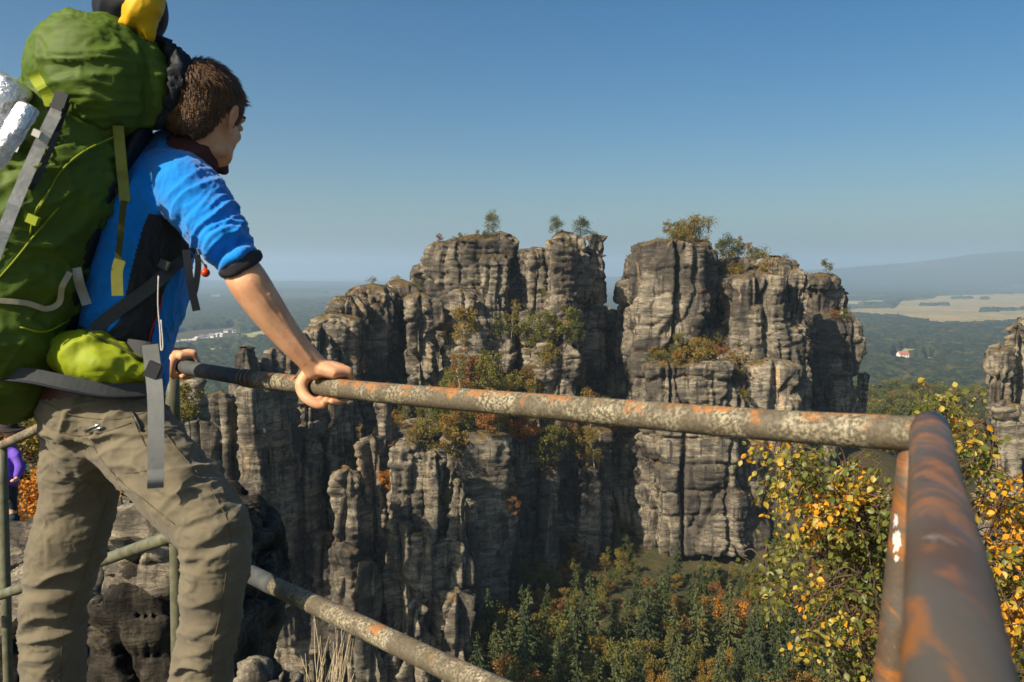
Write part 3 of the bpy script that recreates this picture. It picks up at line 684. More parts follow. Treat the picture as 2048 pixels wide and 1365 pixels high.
for k, x, D, h, lb in [
    ('pine', 986, 181, 5.0, "lone little pine on the highest point of the left massif"),
    ('birch', 1090, 171, 4.2, "small tree leaning left at the left edge of the split pinnacle top"),
    ('pine', 1112, 170, 4.2, "thin tree with bare tip on the middle of the split pinnacle top"),
    ('pine', 1160, 181, 4.6, "small tree over the dark right half of the split pinnacle"),
    ('bush', 1186, 184, 1.6, "low bush at the right edge of the split pinnacle top"),
    ('autumn', 1342, 177, 4.6, "leftmost small tree on the flat top of the massive tower"),
    ('birch', 1358, 178, 5.2, "thin tree second from left on the flat top of the massive tower"),
    ('autumn', 1374, 177, 4.4, "olive tree in the middle of the clump on the massive tower"),
    ('pine', 1396, 180, 5.6, "tallest dark tree at the right end of the flat tower top"),
    ('bush', 1350, 174, 2.0, "orange-tinged bush below the clump on the massive tower"),
    ('green', 1424, 187, 5.2, "green tree on the step right of the flat tower top"),
    ('autumn', 1440, 190, 5.0, "olive tree beside the green one on the tower's right step"),
    ('pine', 1455, 190, 5.6, "dark tree crowning the middle of the tower's right step"),
    ('green', 1474, 191, 4.4, "round green tree on the sloping right part of the tower top"),
    ('autumn', 1492, 191, 4.2, "small olive tree where the tower top starts to fall away"),
    ('green', 1510, 190, 3.2, "low tree at the right end of the tower top growth"),
    ('green', 1432, 184, 4.2, "tree in the notch under the tower's right step"),
    ('russet', 1462, 182, 3.4, "russet tree in the shaded notch of the tower"),
    ('bush', 1530, 182, 1.8, "brown bush on the right shoulder of the massive tower"),
    ('bush', 1570, 184, 1.6, "small bush near the right brow of the massive tower"),
    ('bush', 850, 186, 2.2, "green bush on the left shoulder of the left massif"),
    ('russet', 880, 184, 2.6, "russet bush-like tree on the red ledge of the left massif"),
    ('green', 838, 166, 2.6, "small green tree on the lower lump of the left massif"),
    ('bush', 790, 184, 1.8, "olive bush high on the sloping left massif"), ('bush', 745, 176, 1.8, "bush at the knee of the sloping left massif"),
    ('autumn', 1650, 201, 4.4, "olive tree on the ledge of the narrow right pinnacle"), ('russet', 1672, 200, 4.0, "russet tree on the ledge of the narrow right pinnacle"), ('green', 1692, 200, 4.4, "green tree at the right foot of the narrow pinnacle"),
]: plant_down(k, x, D, h, lb, SU)
KW = {'birch': 'slender pale-stemmed tree', 'green': 'green broadleaf tree', 'autumn': 'olive-yellow autumn tree', 'russet': 'russet-brown small tree', 'orange': 'bright orange little tree', 'spruce': 'dark green spruce', 'pine': 'small pine', 'bush': 'low bush'}
rnd.seed(11); cnt = 0; used = []
for i in range(2600):
    x = rnd.choice([rnd.uniform(690, 1245), rnd.uniform(860, 1230)]); D = rnd.uniform(132, 178)
    q = P(x, 600, D)
    if any((q[0] - a) ** 2 + (q[1] - b) ** 2 < 2.1 ** 2 for a, b in used): continue
    k = rnd.choices(['birch', 'autumn', 'green', 'russet', 'orange'], [2.2, 3, 2, 1.4, .25])[0]
    h = rnd.uniform(4.5, 10.5) if x > 850 else rnd.uniform(2.5, 4.5)
    if x > 1180: h *= .8
    where = "left of the split pinnacle" if x < 1050 else "at the foot of the split pinnacle" if x < 1150 else "in the gap before the massive tower"
    o = plant_down(k, x, D, h, "%s %s on the terrace %s" % ("tall" if h > 7 else "small", KW[k].replace('small ', '').replace("little ", "").replace("olive-yellow ", "olive "), where), "terrace trees: %s %s" % (KW[k], where), -46, -14)
    if o is not None: used.append((q[0], q[1])); cnt += 1
    if cnt >= 120: break
print('TERRACE', cnt)
for i in range(85):                                      # low scrub along the summits
    x, D = [(rnd.uniform(1335, 1410), rnd.uniform(170, 184)), (rnd.uniform(1415, 1540), rnd.uniform(180, 198)), (rnd.uniform(860, 1020), rnd.uniform(174, 190)), (rnd.uniform(1095, 1190), rnd.uniform(166, 186))][i % 4 if i < 50 else i % 2]
    w = "on the massive tower's top" if x > 1300 else ("on the split pinnacle" if x > 1060 else "on the left massif's top"); k = rnd.choice(['bush', 'bush', 'green', 'autumn'])
    plant_down(k, x, D, rnd.uniform(1.2, 3.0) * (1.15 if x > 1300 else .7), "low %s %s" % (KW[k].replace('low ', ''), w), "summit scrub: %s %s" % (KW[k], w), -10, 40)
for i in range(260):                                     # growth on the shelves of the big tower
    x = rnd.uniform(1300, 1490); D = rnd.uniform(163, 176); k = rnd.choices(['green', 'autumn', 'russet', 'bush'], [2, 2, 1.3, 2])[0]
    if i % 3 and i > 90: continue
    plant_down(k, x, D, rnd.uniform(1.6, 4.2), KW[k] + " on the shelf halfway up the massive tower", "shelf growth on the massive tower: %s" % KW[k], -30, -14)
    if i > 70: break

# the forest on the gorge floor: each tree an individual
rnd.seed(7)
def ground_at(x, y): return float(ground_z(np.array([x]), np.array([y]))[0])
def zone(X, Y):
    a = "behind the near birch leaves" if X > 1480 else ("below the dark cliff wall" if X < 1230 else "below the massive tower")
    return a + (" at the bottom edge of the view" if Y > 1290 else (" on the gorge floor" if Y > 1180 else " high on the gorge slope"))
pts = []
tries = 0
while len(pts) < 380 and tries < 22000:
    tries += 1
    d = rnd.uniform(98, 225); x = rnd.uniform(-22, 98); z = ground_at(x, d)
    X, Y, D = proj(np.array([x, d, z + 7.0]))
    if not (930 < X < 1770) or Y > 1400: continue
    if any((x - a) ** 2 + (d - b) ** 2 < 1.9 ** 2 for a, b, _ in pts): continue
    if Y < 1085 - max(0, X - 1450) * .5 and X > 1330: continue
    if ((x - 60) / 13) ** 2 + ((d - 184) / 14) ** 2 < 1: continue     # sandy foot of the tower stays open
    h = cast(np.array([x, d, 30.0]), (0, 0, -1))
    if h is None or not h[2].name.startswith('ground'): continue
    pts.append((x, d, h[0][2]))
for x, d, z in pts:
    X, Y, D = proj(np.array([x, d, z + 6])); low = Y > 1210
    k = rnd.choices(['spruce', 'autumn', 'green', 'russet', 'birch', 'orange'], [6.5 if low else 1.2, 2.8, 1.4, .9, .5, .12])[0]
    h = rnd.uniform(8.5, 14.5) if k == 'spruce' else rnd.uniform(5, 9)
    if not low: h *= .62
    plant(k, (x, d, z - .1), h, "%s %s %s" % ("tall" if h > (10.5 if k == 'spruce' else 6) else "lower", KW[k], zone(X, Y)), "%s %s" % (KW[k], zone(X, Y)))
# the wooded shoulder to the right of the towers
cnt = 0; tries = 0; pts = []
while cnt < 285 and tries < 12000:
    tries += 1
    a = rnd.uniform(.39, .60); d = 240 + 330 * rnd.random() ** .8; x, y = d * math.tan(a), d; z = ground_at(x, y)
    X, Y, D = proj(np.array([x, y, z + 5]))
    if X > 2060 or X < 1700 or Y > 960: continue
    if any((x - p) ** 2 + (y - q) ** 2 < 5.5 ** 2 for p, q in pts): continue
    pts.append((x, y)); cnt += 1
    k = rnd.choices(['spruce', 'autumn', 'green', 'russet'], [3, 1.6, 3.2, .3])[0]; wz = 'nearer the right-hand grey rock' if X > 1860 else 'beside the narrow pinnacle'; wy = 'on the crest' if y > 420 else 'on the near side'
    plant(k, (x, y, z - .3), rnd.uniform(9, 15), "%s %s of the wooded shoulder %s" % (KW[k], wy, wz), "%s %s of the wooded shoulder %s" % (KW[k], wy, wz), sx=1.25)
# heather and low scrub on every ledge and the slopes: ground cover
rng = np.random.default_rng(3); C = []
for i in range(9000):
    x = rng.uniform(560, 1760) ; y = rng.uniform(470, 1000); c = cast_px(x, y, 60)
    if c is None or c[1][2] < .62 or c[0][1] > 230: continue
    if vn(c[0][0] * .12, c[0][1] * .12, c[0][2] * .12, 3) < -.25: continue
    m = rng.integers(8, 22); s = rng.uniform(.3, .9); C.append(c[0] + rng.normal(size=(m, 3)) * [s, s, .25 * s] + [0, 0, .2])
for i in range(6500):
    x = rng.uniform(-25, 105); y = rng.uniform(105, 225); z = ground_at(x, y)
    if vn(x * .06, y * .06, 0, 8) < -.1: continue
    c = cast((x, y, z + 20), (0, 0, -1), 40)
    if c is None or not c[2].name.startswith('ground'): continue
    m = rng.integers(10, 30); C.append(c[0] + rng.normal(size=(m, 3)) * [1.0, 1.0, .3] + [0, 0, .3])
C = np.vstack(C); V, F = cards(C, .32, rng, aspect=.6)
tag(link("undergrowth", mesh_np("undergrowth", V, F, [M_HEATH], smooth=False)), "brown-green heather and scrub on the rock ledges and slopes", "undergrowth", kind='stuff')

# shrubs on the near slope left of the hiker
NS = "autumn shrubs below the stair"
for i, (k, x, y, d, h, lb) in enumerate([
    ('green', 60, 1010, 17, 2.6, "green shrub directly right of the purple jacket"), ('autumn', 120, 1040, 14, 2.2, "olive shrub under the left handrail beside the hiker's back leg"),
    ('orange', 75, 1060, 12.5, 1.0, "orange shrub on the tan rock shelf"), ('russet', 35, 1020, 15, 2.0, "russet shrub behind the visitor in purple"),
    ('autumn', 260, 1010, 9, 1.3, "olive shrub seen between the hiker's legs"), ('orange', 262, 1020, 8.0, .8, "orange shrub seen between the hiker's legs"),
    ('green', 90, 940, 26, 4.5, "dark shrub far below the left handrail"), ('russet', 130, 960, 21, 3.2, "russet shrub touching the hiker's back hip"), ('green', 20, 930, 34, 5.5, "dark tree behind the visitor's hat"),
    ('autumn', 380, 860, 40, 3.0, "small shrub on the crag right of the rear railing post"), ('green', 240, 985, 12, 1.7, "green shrub above the pale-topped boulder")]):
    q = P(x, y, d); plant(k, q, h, lb, NS)
# forest slope far left (below the horizon, left of the hiker)
cnt = 0
for i in range(900):
    a = rnd.uniform(-.70, -.30); d = rnd.uniform(60, 330); x, y = d * math.tan(a), d; z = ground_at(x, y)
    X, Y, D = proj(np.array([x, y, z + 6]))
    if not (-40 < X < 470) or Y > 1080: continue
    c = cast((x, y, 60), (0, 0, -1), 400)
    if c is None or not c[2].name.startswith('ground'): continue
    k = rnd.choices(['spruce', 'autumn', 'green', 'russet'], [2, 2, 3, 1])[0]
    plant(k, (x, y, z - .2), rnd.uniform(8, 13), KW[k] + " in the woods down left of the ridge", "%s trees down left of the ridge" % k); cnt += 1
    if cnt >= 130: break

# houses in the valley
M_WALLW = plain("white_render", (0.80, 0.77, 0.70), .9); M_TILE = plain("red_roof_tiles", (0.42, 0.14, 0.08), .8); M_SLATE = plain("slate_roof", (0.20, 0.17, 0.16), .8); M_WIN = plain("window_glass", (0.05, 0.06, 0.07), .2)
def house(x, y, w, dpt, hh, rot, label, roofm=None, group="village houses in the valley"):
    D = 152 * F_PX / (y - HORIZON); q = P(x, y, D); z = ground_at(q[0], q[1])
    r = thing("house", (q[0], q[1], z + 1), label, "house", group); r.rotation_euler = (0, 0, rot)
    m = MB(); m.box((0, 0, hh / 2), (w, dpt, hh)); g = np.array([[-w / 2, -dpt / 2, hh], [-w / 2, dpt / 2, hh], [-w / 2, 0, hh + dpt * .42], [w / 2, -dpt / 2, hh], [w / 2, dpt / 2, hh], [w / 2, 0, hh + dpt * .42]])
    m.add(g, [[0, 3, 5, 2], [1, 2, 5, 4]], [[0, 2, 1], [3, 4, 5]]); V, F, mi = m.arrays(); link("wall", mesh_np("wall", V, F, [M_WALLW], mi, False), r)
    m = MB(); e = .6; s = dpt * .42
    for sg in (-1, 1):
        a = np.array([[-w / 2 - e, sg * (dpt / 2 + e), hh - e * .84], [w / 2 + e, sg * (dpt / 2 + e), hh - e * .84], [w / 2 + e, 0, hh + s + .02], [-w / 2 - e, 0, hh + s + .02]])
        m.add(np.vstack([a + [0, 0, .35], a + [0, 0, .05]]), [[0, 1, 2, 3], [4, 7, 6, 5], [0, 4, 5, 1], [1, 5, 6, 2], [2, 6, 7, 3], [3, 7, 4, 0]])
    V, F, mi = m.arrays(); link("roof", mesh_np("roof", V, F, [roofm or M_TILE], mi, False), r)
    m = MB()
    for sx in (-.3, 0, .3):
        for zz in ([.3, .72] if hh > 5 else [.5]): m.box((sx * w, -dpt / 2 - .05, hh * zz), (1.3, .12, 1.5))
    V, F, mi = m.arrays(); link("window", mesh_np("window", V, F, [M_WIN], mi, False), r)
house(1805, 721, 17, 11, 7, .1, "white house with a red tiled roof amid the woods on the right")
house(1864, 728, 13, 9, 3.5, -.2, "low red-roofed building right of the white house")
house(1800, 634, 26, 14, 6, .2, "distant pale farm building at the edge of the tan fields", M_SLATE)
rs = random.Random(5)
for i in range(20):
    t = i / 19; x = 345 + 120 * t + rs.uniform(-4, 4); y = 697 - 30 * t + rs.uniform(-3, 4)
    house(x, y, rs.uniform(7, 12), rs.uniform(6, 8), rs.uniform(4, 6), rs.uniform(-.6, .6), "tiny pale village house in the hazy valley under the hiker's arm", rs.choice([M_SLATE, M_SLATE, M_BARK_PALE]))
house(432, 600, 40, 24, 14, .3, "far white building glinting alone in the left-hand haze", M_SLATE)
# ------------------------------------------------------------------ railing
def pipe_material(name, ro):
    n = NT(name); p = n.pos()
    cell = n.n('ShaderNodeTexVoronoi', feature='DISTANCE_TO_EDGE'); cell.inputs['Scale'].default_value = 210; n.l(n.pos(scale=(1, 1, 1)), cell.inputs['Vector'])
    c = n.mix(n.ramp(n.noise(p, 190, 4, .75), [(.45, 0.0), (.58, 1.0)]), (.075, .060, .032), (.34, .30, .20))
    c = n.mix(n.ramp(n.noise(p, 14, 4, .6), [(.44, .85), (.58, 0.0)]), c, (.085, .068, .042))
    g = n.n('ShaderNodeNewGeometry'); sx = n.n('ShaderNodeSeparateXYZ'); n.l(g.outputs['Normal'], sx.inputs[0])
    rust = n.ramp(n.math('ADD', n.noise(p, 22, 5, .65, .3), n.math('MULTIPLY', sx.outputs[2], .14)), [(.62 + ro, 0.0), (.71 + ro, 1.0)])
    rust = n.math('MULTIPLY', rust, n.ramp(n.noise(p, 120, 4, .7), [(.38, .2), (.54, 1.0)]))
    c = n.mix(rust, c, n.mix(n.noise(p, 60, 4), (.42, .17, .03), (.24, .10, .035)))
    b = n.bump(n.noise(p, 170, 4, .7), .6, .0018); b = n.bump(rust, .25, .0015, b)
    return n.done(c, n.ramp(n.noise(p, 40, 3), [(.3, .55), (.7, .85)]), b, metal=0.0, spec=.4)
M_PIPE = pipe_material('weathered_pipe', 0.0); M_PIPE_LOW = pipe_material('lichen_pipe', .07)
n = NT("bare_pipe"); p = n.pos(scale=(1, .33, 1))
c = n.mix(n.ramp(n.noise(p, 18, 5, .6), [(.4, 0.0), (.62, 1.0)]), (.10, .084, .064), (.095, .055, .030))
rust = n.ramp(n.noise(p, 26, 6, .72, .6), [(.50, 0.0), (.64, 1.0)])
c = n.mix(n.ramp(n.noise(p, 34, 3), [(.66, 0.0), (.72, .6)]), c, (.45, .43, .38))
c = n.mix(rust, c, (.30, .115, .025))
M_PIPE2 = n.done(c, n.ramp(n.noise(p, 30, 3), [(.3, .38), (.7, .65)]), n.bump(n.noise(p, 110, 4, .7), .4, .0015), metal=.25, spec=.5)
M_PIPE_GREEN = plain("green_painted_pipe", (.16, .16, .10), .5, var=25, amt=.5)
M_PIPE_BLUE = plain("grey_painted_pipe", (.085, .092, .092), .8, var=25, amt=.45)
RAILPX = [(345, 729), (400, 741), (500, 758), (600, 769), (720, 782), (850, 794), (1000, 806), (1200, 823), (1400, 840), (1600, 855), (1858, 870)]
def rail_d(x): return 1.0 / (.445 + (1.11 - .445) * (x - 345) / 1505.0)
RP = np.array([P(x, y, rail_d(x)) for x, y in RAILPX])
def rail_at(x):
    ys = np.interp(x, [a for a, _ in RAILPX], [b for _, b in RAILPX]); return P(x, ys, rail_d(x))
RR_ = .0205
rl = thing("railing", tuple(P(345, 1700, 2.3)), "long rusty pipe railing with lichen, bent round a corner post at the right", "railing", None)
def pipe(name, pts, mat, r=RR_, k=4, label=None, parent=rl):
    mb = MB(); mb.tube(pts, r, 24, smooth_pts=k); o = mb.build(name, mat, parent)
    if label: o['label'] = label
    return o
split = rail_at(498)
left = np.array([rail_at(x) for x in (352, 400, 450, 500)]); right = np.array([rail_at(x) for x in (498, 600, 720, 850, 1000, 1200, 1400, 1600, 1750, 1856)])
pipe("rail", right, M_PIPE, label="lichen-speckled rusty top rail")
pipe("rail", left, M_PIPE_BLUE, RR_ * .95, label="grey-painted left end of the top rail")
for x in (490, 497, 505):
    a, b_ = rail_at(x - 2), rail_at(x + 2.5); mb = MB(); mb.tube([a, b_], RR_ * 1.09, 24); mb.build("collar", M_PIPE2, rl)
corner = rail_at(1858)
near_end = P(1925, 1560, .262)
nr = np.array([P(1860, 858, .905), P(1873, 985, .62), P(1893, 1130, .435), P(1918, 1365, .312), P(1938, 1620, .245)])
pipe("rail", nr, M_PIPE2, .0205, label="blurred rust-streaked near rail running towards the viewer")
mb = MB(); mb.ball(P(1857, 868, .905), .0208, n=20); mb.build("end_cap", M_PIPE2, rl)
pc = P(1836, 880, .915); pb = P(1782, 1365, .935); pd = pb + (pb - pc) * 2.6
pipe("post", np.array([pc, pb, pd]), M_PIPE2, .0195, label="blurred corner post")
ax_ = pb - pc; ax_ /= np.linalg.norm(ax_); qc = pc + ax_ * ((P(1788, 1078, .92) - pc) @ ax_); vw = -qc / np.linalg.norm(qc); vw = vw - ax_ * (vw @ ax_); vw = vw / np.linalg.norm(vw); sw = np.cross(ax_, vw); rp = np.random.default_rng(2)
for (s0, h0, a0, wa) in ((0, .012, .55, .28), (-.022, .008, .75, .15), (.020, .004, .45, .12)):
    k = 22; tt = np.arange(k) / k * 2 * math.pi; jr = 1 + .35 * rp.normal(size=k) * .6; a = a0 + np.cos(tt) * wa * jr; hh = s0 + np.sin(tt) * h0 * jr; sg = 1 if (sw @ RT) < 0 else -1
    pts_ = [qc + ax_ * h + (vw * math.cos(q) + sw * sg * math.sin(q)) * .0199 for q, h in zip(a, hh)] + [qc + ax_ * s0 + (vw * math.cos(a0) + sw * sg * math.sin(a0)) * .0200]
    if s0 == 0: mbp = MB()
    mbp.add(pts_, F3=[[i, (i + 1) % k, k] for i in range(k)])
mbp.build("paint_dab", plain("white_paint", (.55, .55, .52), .6), rl)
# rear post and lower rail
pipe("post", np.array([P(344, 742, 2.28), P(352, 1068, 2.36), P(362, 1800, 2.55)]), M_PIPE_GREEN, .0195, label="greenish rear post")
LJ = P(352, 1070, 2.345)
pipe("lower_rail", np.array([P(548, 1172, 1.885), P(700, 1243, 1.575), P(960, 1366, 1.27), P(1300, 1510, 1.03), P(1750, 1705, .95)]), M_PIPE_LOW, .0205, label="lichen-grey lower rail")
pipe("lower_rail", np.array([LJ, P(440, 1118, 2.12), P(506, 1151, 1.98)]), M_PIPE_LOW, .0205)
pipe("lower_rail", np.array([P(502, 1149, 1.99), P(552, 1174, 1.878)]), M_PIPE_BLUE, .0222, label="dark sleeve on the lower rail")
pipe("rail", np.array([P(344, 733, 2.28), P(300, 758, 2.5), P(110, 843, 3.1), P(0, 893, 3.45), P(-140, 957, 3.9)]), M_PIPE, .020, label="upper handrail of the descending stair")
pipe("lower_rail", np.array([LJ, P(180, 1130, 2.8), P(0, 1191, 3.2), P(-140, 1240, 3.6)]), M_PIPE_GREEN, .020, label="lower handrail of the descending stair")
mb = MB(); mb.ball(P(344, 735, 2.28), .0215, n=18); mb.build("elbow", M_PIPE_GREEN, rl)
mb = MB(); mb.ball(LJ, (.03, .03, .028), n=18); mb.build("elbow", M_PIPE_GREEN, rl)
pipe("post", np.array([P(4, 893, 3.44), P(12, 1190, 3.5), P(22, 1560, 3.6)]), M_PIPE_GREEN, .020, label="dark left stair post")

# ------------------------------------------------------------------ dry grass by the lower rail
rng = np.random.default_rng(9); mb = MB()
for i in range(34):
    x0 = rng.uniform(612, 690); x1 = x0 + rng.normal() * 10 + (x0 - 640) * .35; yt = rng.uniform(1225, 1320); d = rng.uniform(2.0, 2.35)
    if i % 4 == 0: x1 += rng.uniform(10, 40)
    a, b_ = P(x0, 1420, d), P(x1, yt, d + rng.uniform(-.1, .1)); md = (a + b_) / 2 + rng.normal(size=3) * .008
    mb.tube([a, md, b_], [.0014, .0011, .0005], 4)
g = mb.build("dry_grass", plain("straw", (.55, .44, .27), .8), loc=P(650, 1420, 2.2))
tag(g, "sparse tuft of dry pale grass stalks beneath the lower rail", "grass tuft")

# ------------------------------------------------------------------ the birch by the corner post
M_LEAFG = leaf_mat("birch_leaf_green", [(.3, (.07, .095, .018)), (.5, (.13, .145, .024)), (.7, (.24, .22, .04))], trans=.35, rough=.45, hue_by_object=False, vs=9, spec=.45)
M_LEAFY = leaf_mat("birch_leaf_yellow", [(.3, (.36, .30, .05)), (.7, (.50, .34, .04))], trans=.35, rough=.45, hue_by_object=False, vs=9, spec=.4)
M_LEAFO = leaf_mat("birch_leaf_orange", [(.3, (.62, .26, .015)), (.7, (.70, .36, .02))], trans=.35, rough=.5, hue_by_object=False, vs=9, spec=.35)
M_TWIG = plain("birch_twig", (.10, .06, .045), .8)
ZONES = [  # polygons in the photograph that the spray of twigs covers, with depth range and density
    ([(1470, 895), (1560, 888), (1800, 905), (1790, 1130), (1700, 1160), (1640, 1060), (1600, 960), (1500, 930)], 2.5, 3.2, 120),
    ([(1500, 960), (1570, 930), (1760, 960), (1770, 1365), (1700, 1365), (1600, 1310), (1560, 1280), (1520, 1260), (1505, 1160), (1530, 1100), (1600, 1040), (1560, 1010)], 2.5, 3.3, 210),
    ([(1840, 820), (1905, 798), (1920, 860), (2000, 890), (2090, 880), (2090, 1380), (1900, 1380), (1860, 900)], 2.3, 3.4, 430),
    ([(1610, 960), (1800, 950), (1800, 1120), (1660, 1090)], 2.4, 2.9, 80),
]
rng = np.random.default_rng(21)
tb = MB(); LV = []; LN = []; LC = []; LS = []; LM = []
root = P(1990, 2300, 3.0)
limbs = []
for (tx, ty, td) in [(1560, 900, 2.9), (1640, 1010, 2.8), (1530, 1130, 2.9), (1580, 1260, 2.9), (1700, 1100, 2.6), (1890, 810, 2.9), (1990, 900, 2.8), (2080, 1000, 2.7), (1960, 1120, 2.6), (2050, 1250, 2.6), (1700, 960, 2.9)]:
    e = P(tx, ty, td); a = P(1960 + (tx - 1900) * .25, 1650, 3.0); s = root * .5 + a * .5
    m1 = a * .45 + e * .55 + np.array([0, 0, .10]) + rng.normal(size=3) * .05
    pts = crs(np.array([root, s, a, m1, e]), 7); limbs.append(pts); tb.tube(pts, np.linspace(.022, .0022, len(pts)), 6)
tw = 0
for poly, d0, d1, N in ZONES:
    xs = [p[0] for p in poly]; ys = [p[1] for p in poly]; k = 0
    while k < N:
        x, y = rng.uniform(min(xs), max(xs)), rng.uniform(min(ys), max(ys))
        if not in_poly(np.array([x]), np.array([y]), poly)[0]: continue
        if vn(x * .012, y * .012, 0, 44) < -.42: continue
        k += 1; d = rng.uniform(d0, d1); c = P(x, y, d)
        dirv = np.array([rng.normal() * .6 - .25, rng.normal() * .6, rng.uniform(-1.1, .35)]); dirv /= np.linalg.norm(dirv); L = rng.uniform(.12, .26)
        s = c - dirv * L * .5; e = c + dirv * L * .5 + [0, 0, -.03]; md = c + [0, 0, .025] + rng.normal(size=3) * .01
        tp = crs(np.array([s, md, e]), 5); tb.tube(tp, np.linspace(.0018, .0007, len(tp)), 4)
        if k % 4 == 0:                                   # join it to the nearest limb
            al = np.vstack(limbs); j = np.argmin(((al - s) ** 2).sum(1)); b0 = al[j]
            if np.linalg.norm(b0 - s) < .9: tb.tube(crs(np.array([b0, (b0 + s) / 2 + [0, 0, .04], s]), 4), np.linspace(.004, .0018, 9), 5)
        yel = vn(x * .011, y * .016, 0, 55) + .25 * rng.normal()
        if ((x - 2000) / 95) ** 2 + ((y - 1045) / 75) ** 2 < 1 or ((x - 2020) / 60) ** 2 + ((y - 1250) / 70) ** 2 < 1 or ((x - 1680) / 80) ** 2 + ((y - 1010) / 36) ** 2 < .9: yel += .85
        nl = rng.integers(11, 18)
        for q in range(nl):
            t = (q + rng.uniform(0, 1)) / nl; b0 = tp[min(len(tp) - 1, int(t * (len(tp) - 1) + .5))]
            ax = rng.normal(size=3) + dirv * .4 + [0, 0, -.9]; ax /= np.linalg.norm(ax); nm = rng.normal(size=3) + [-.3, -.7, .5]; nm -= ax * (nm @ ax); nm /= np.linalg.norm(nm)
            LV.append(b0 + ax * .012); LN.append(nm); LC.append(ax); LS.append(rng.uniform(.013, .027)); v = yel + .3 * rng.normal()
            LM.append(2 if v > .85 else (1 if v > .22 else 0))
LV, LN, LC, LS, LM = map(np.array, (LV, LN, LC, LS, LM)); SD = np.cross(LC, LN)
shape = np.array([[0, 0, 0], [.28, .30, .05], [.62, .33, .08], [.85, .17, .05], [1.08, 0, -.05], [.85, -.17, .05], [.62, -.33, .08], [.28, -.30, .05], [.5, 0, -.04]])
V = (LV[:, None] + LC[:, None] * (shape[:, 0] * LS[:, None])[..., None] + SD[:, None] * (shape[:, 1] * LS[:, None] * 1.15)[..., None] + LN[:, None] * (shape[:, 2] * LS[:, None])[..., None]).reshape(-1, 3)
n_ = len(LV); tri = np.array([[i, (i + 1) % 8, 8] for i in range(8)]); F = (tri[None] + (np.arange(n_) * 9)[:, None, None]).reshape(-1, 3)
br = thing("birch_tree", tuple(root), "near birch with green, yellow and orange leaves around the corner post", "tree")
tb.build("branches", M_TWIG, br)
link("leaves", mesh_np("leaves", V - np.array(br.location), F, [M_LEAFG, M_LEAFY, M_LEAFO], np.repeat(LM, 8)), br)
# ------------------------------------------------------------------ people and what they carry
def dpx(dx, dy, dd=0.0):
    v = RT * dx - UPV * dy + FWD * dd; return v / np.linalg.norm(v)
n = NT("skin"); p = n.pos()
c = n.mix(n.ramp(n.noise(p, 26, 4), [(.35, 0.0), (.65, 1.0)]), (.62, .35, .19), (.54, .26, .14))
n.b.inputs['Subsurface Weight'].default_value = .12; n.b.inputs['Subsurface Radius'].default_value = (.01, .004, .002)
M_SKIN = n.done(c, .52, n.bump(n.noise(p, 260, 3), .25, .0006), spec=.35)
M_FLEECE = fabric("blue_fleece", (.006, .20, .60), (.004, .165, .52), .92, 420, .35, .25, .1)
M_FLBLACK = fabric("black_fleece_panel", (.022, .026, .030), (.015, .018, .022), .7, 300, .3)
M_TROU = fabric("khaki_cotton", (.150, .128, .082), (.125, .106, .070), .88, 500, .35, .1, .15, 14)
M_COLLAR = fabric("maroon_knit", (.075, .030, .030), (.05, .02, .022), .95, 300, .4)
M_CUFF = fabric("dark_cuff", (.03, .03, .035), None, .9, 300, .3)
M_GREEN = fabric("green_pack_cloth", (.072, .118, .010), (.055, .095, .009), .62, 700, .2, 0, .22, 12)
M_LIME = fabric("lime_pack_cloth", (.26, .31, .012), (.20, .25, .01), .62, 700, .2, 0, .22, 12)
M_NAVY = fabric("black_pack_cloth", (.010, .013, .018), (.006, .008, .012), .6, 300, .3)
M_WEBP = fabric("pale_webbing", (.66, .65, .58), (.56, .55, .5), .8, 900, .4)
M_WEBG = fabric("slate_webbing", (.17, .175, .165), (.14, .145, .135), .8, 900, .4)
M_WEB = fabric("grey_webbing", (.46, .46, .41), (.38, .38, .34), .8, 900, .4)
M_WEBD = fabric("dark_grey_webbing", (.055, .06, .06), None, .8, 900, .4)
M_WEBL = fabric("lime_webbing", (.27, .27, .05), None, .8, 900, .4)
M_WEBO = fabric("olive_webbing", (.07, .085, .015), None, .8, 900, .4)
M_BEIGE = fabric("beige_tape", (.42, .37, .22), None, .8, 900, .4)
M_LEATHER = plain("brown_leather", (.10, .035, .018), .5, var=40)
M_STEEL = plain("bright_steel", (.7, .68, .64), .3, 1.0)
M_PLAST = plain("black_plastic", (.03, .03, .03), .4)
n = NT("silver_foil"); p = n.pos()
M_FOIL = n.done((.86, .87, .88), .32, n.bump(n.noise(p, 42, 5, .6), 1.0, .012), metal=.7, spec=.6)
n = NT("hair"); oi = n.n('ShaderNodeNewGeometry')
M_HAIR = n.done(n.ramp(oi.outputs['Random Per Island'], [(0, (.04, .022, .012)), (.6, (.095, .05, .022)), (1, (.17, .088, .036))]), .60, spec=.3)

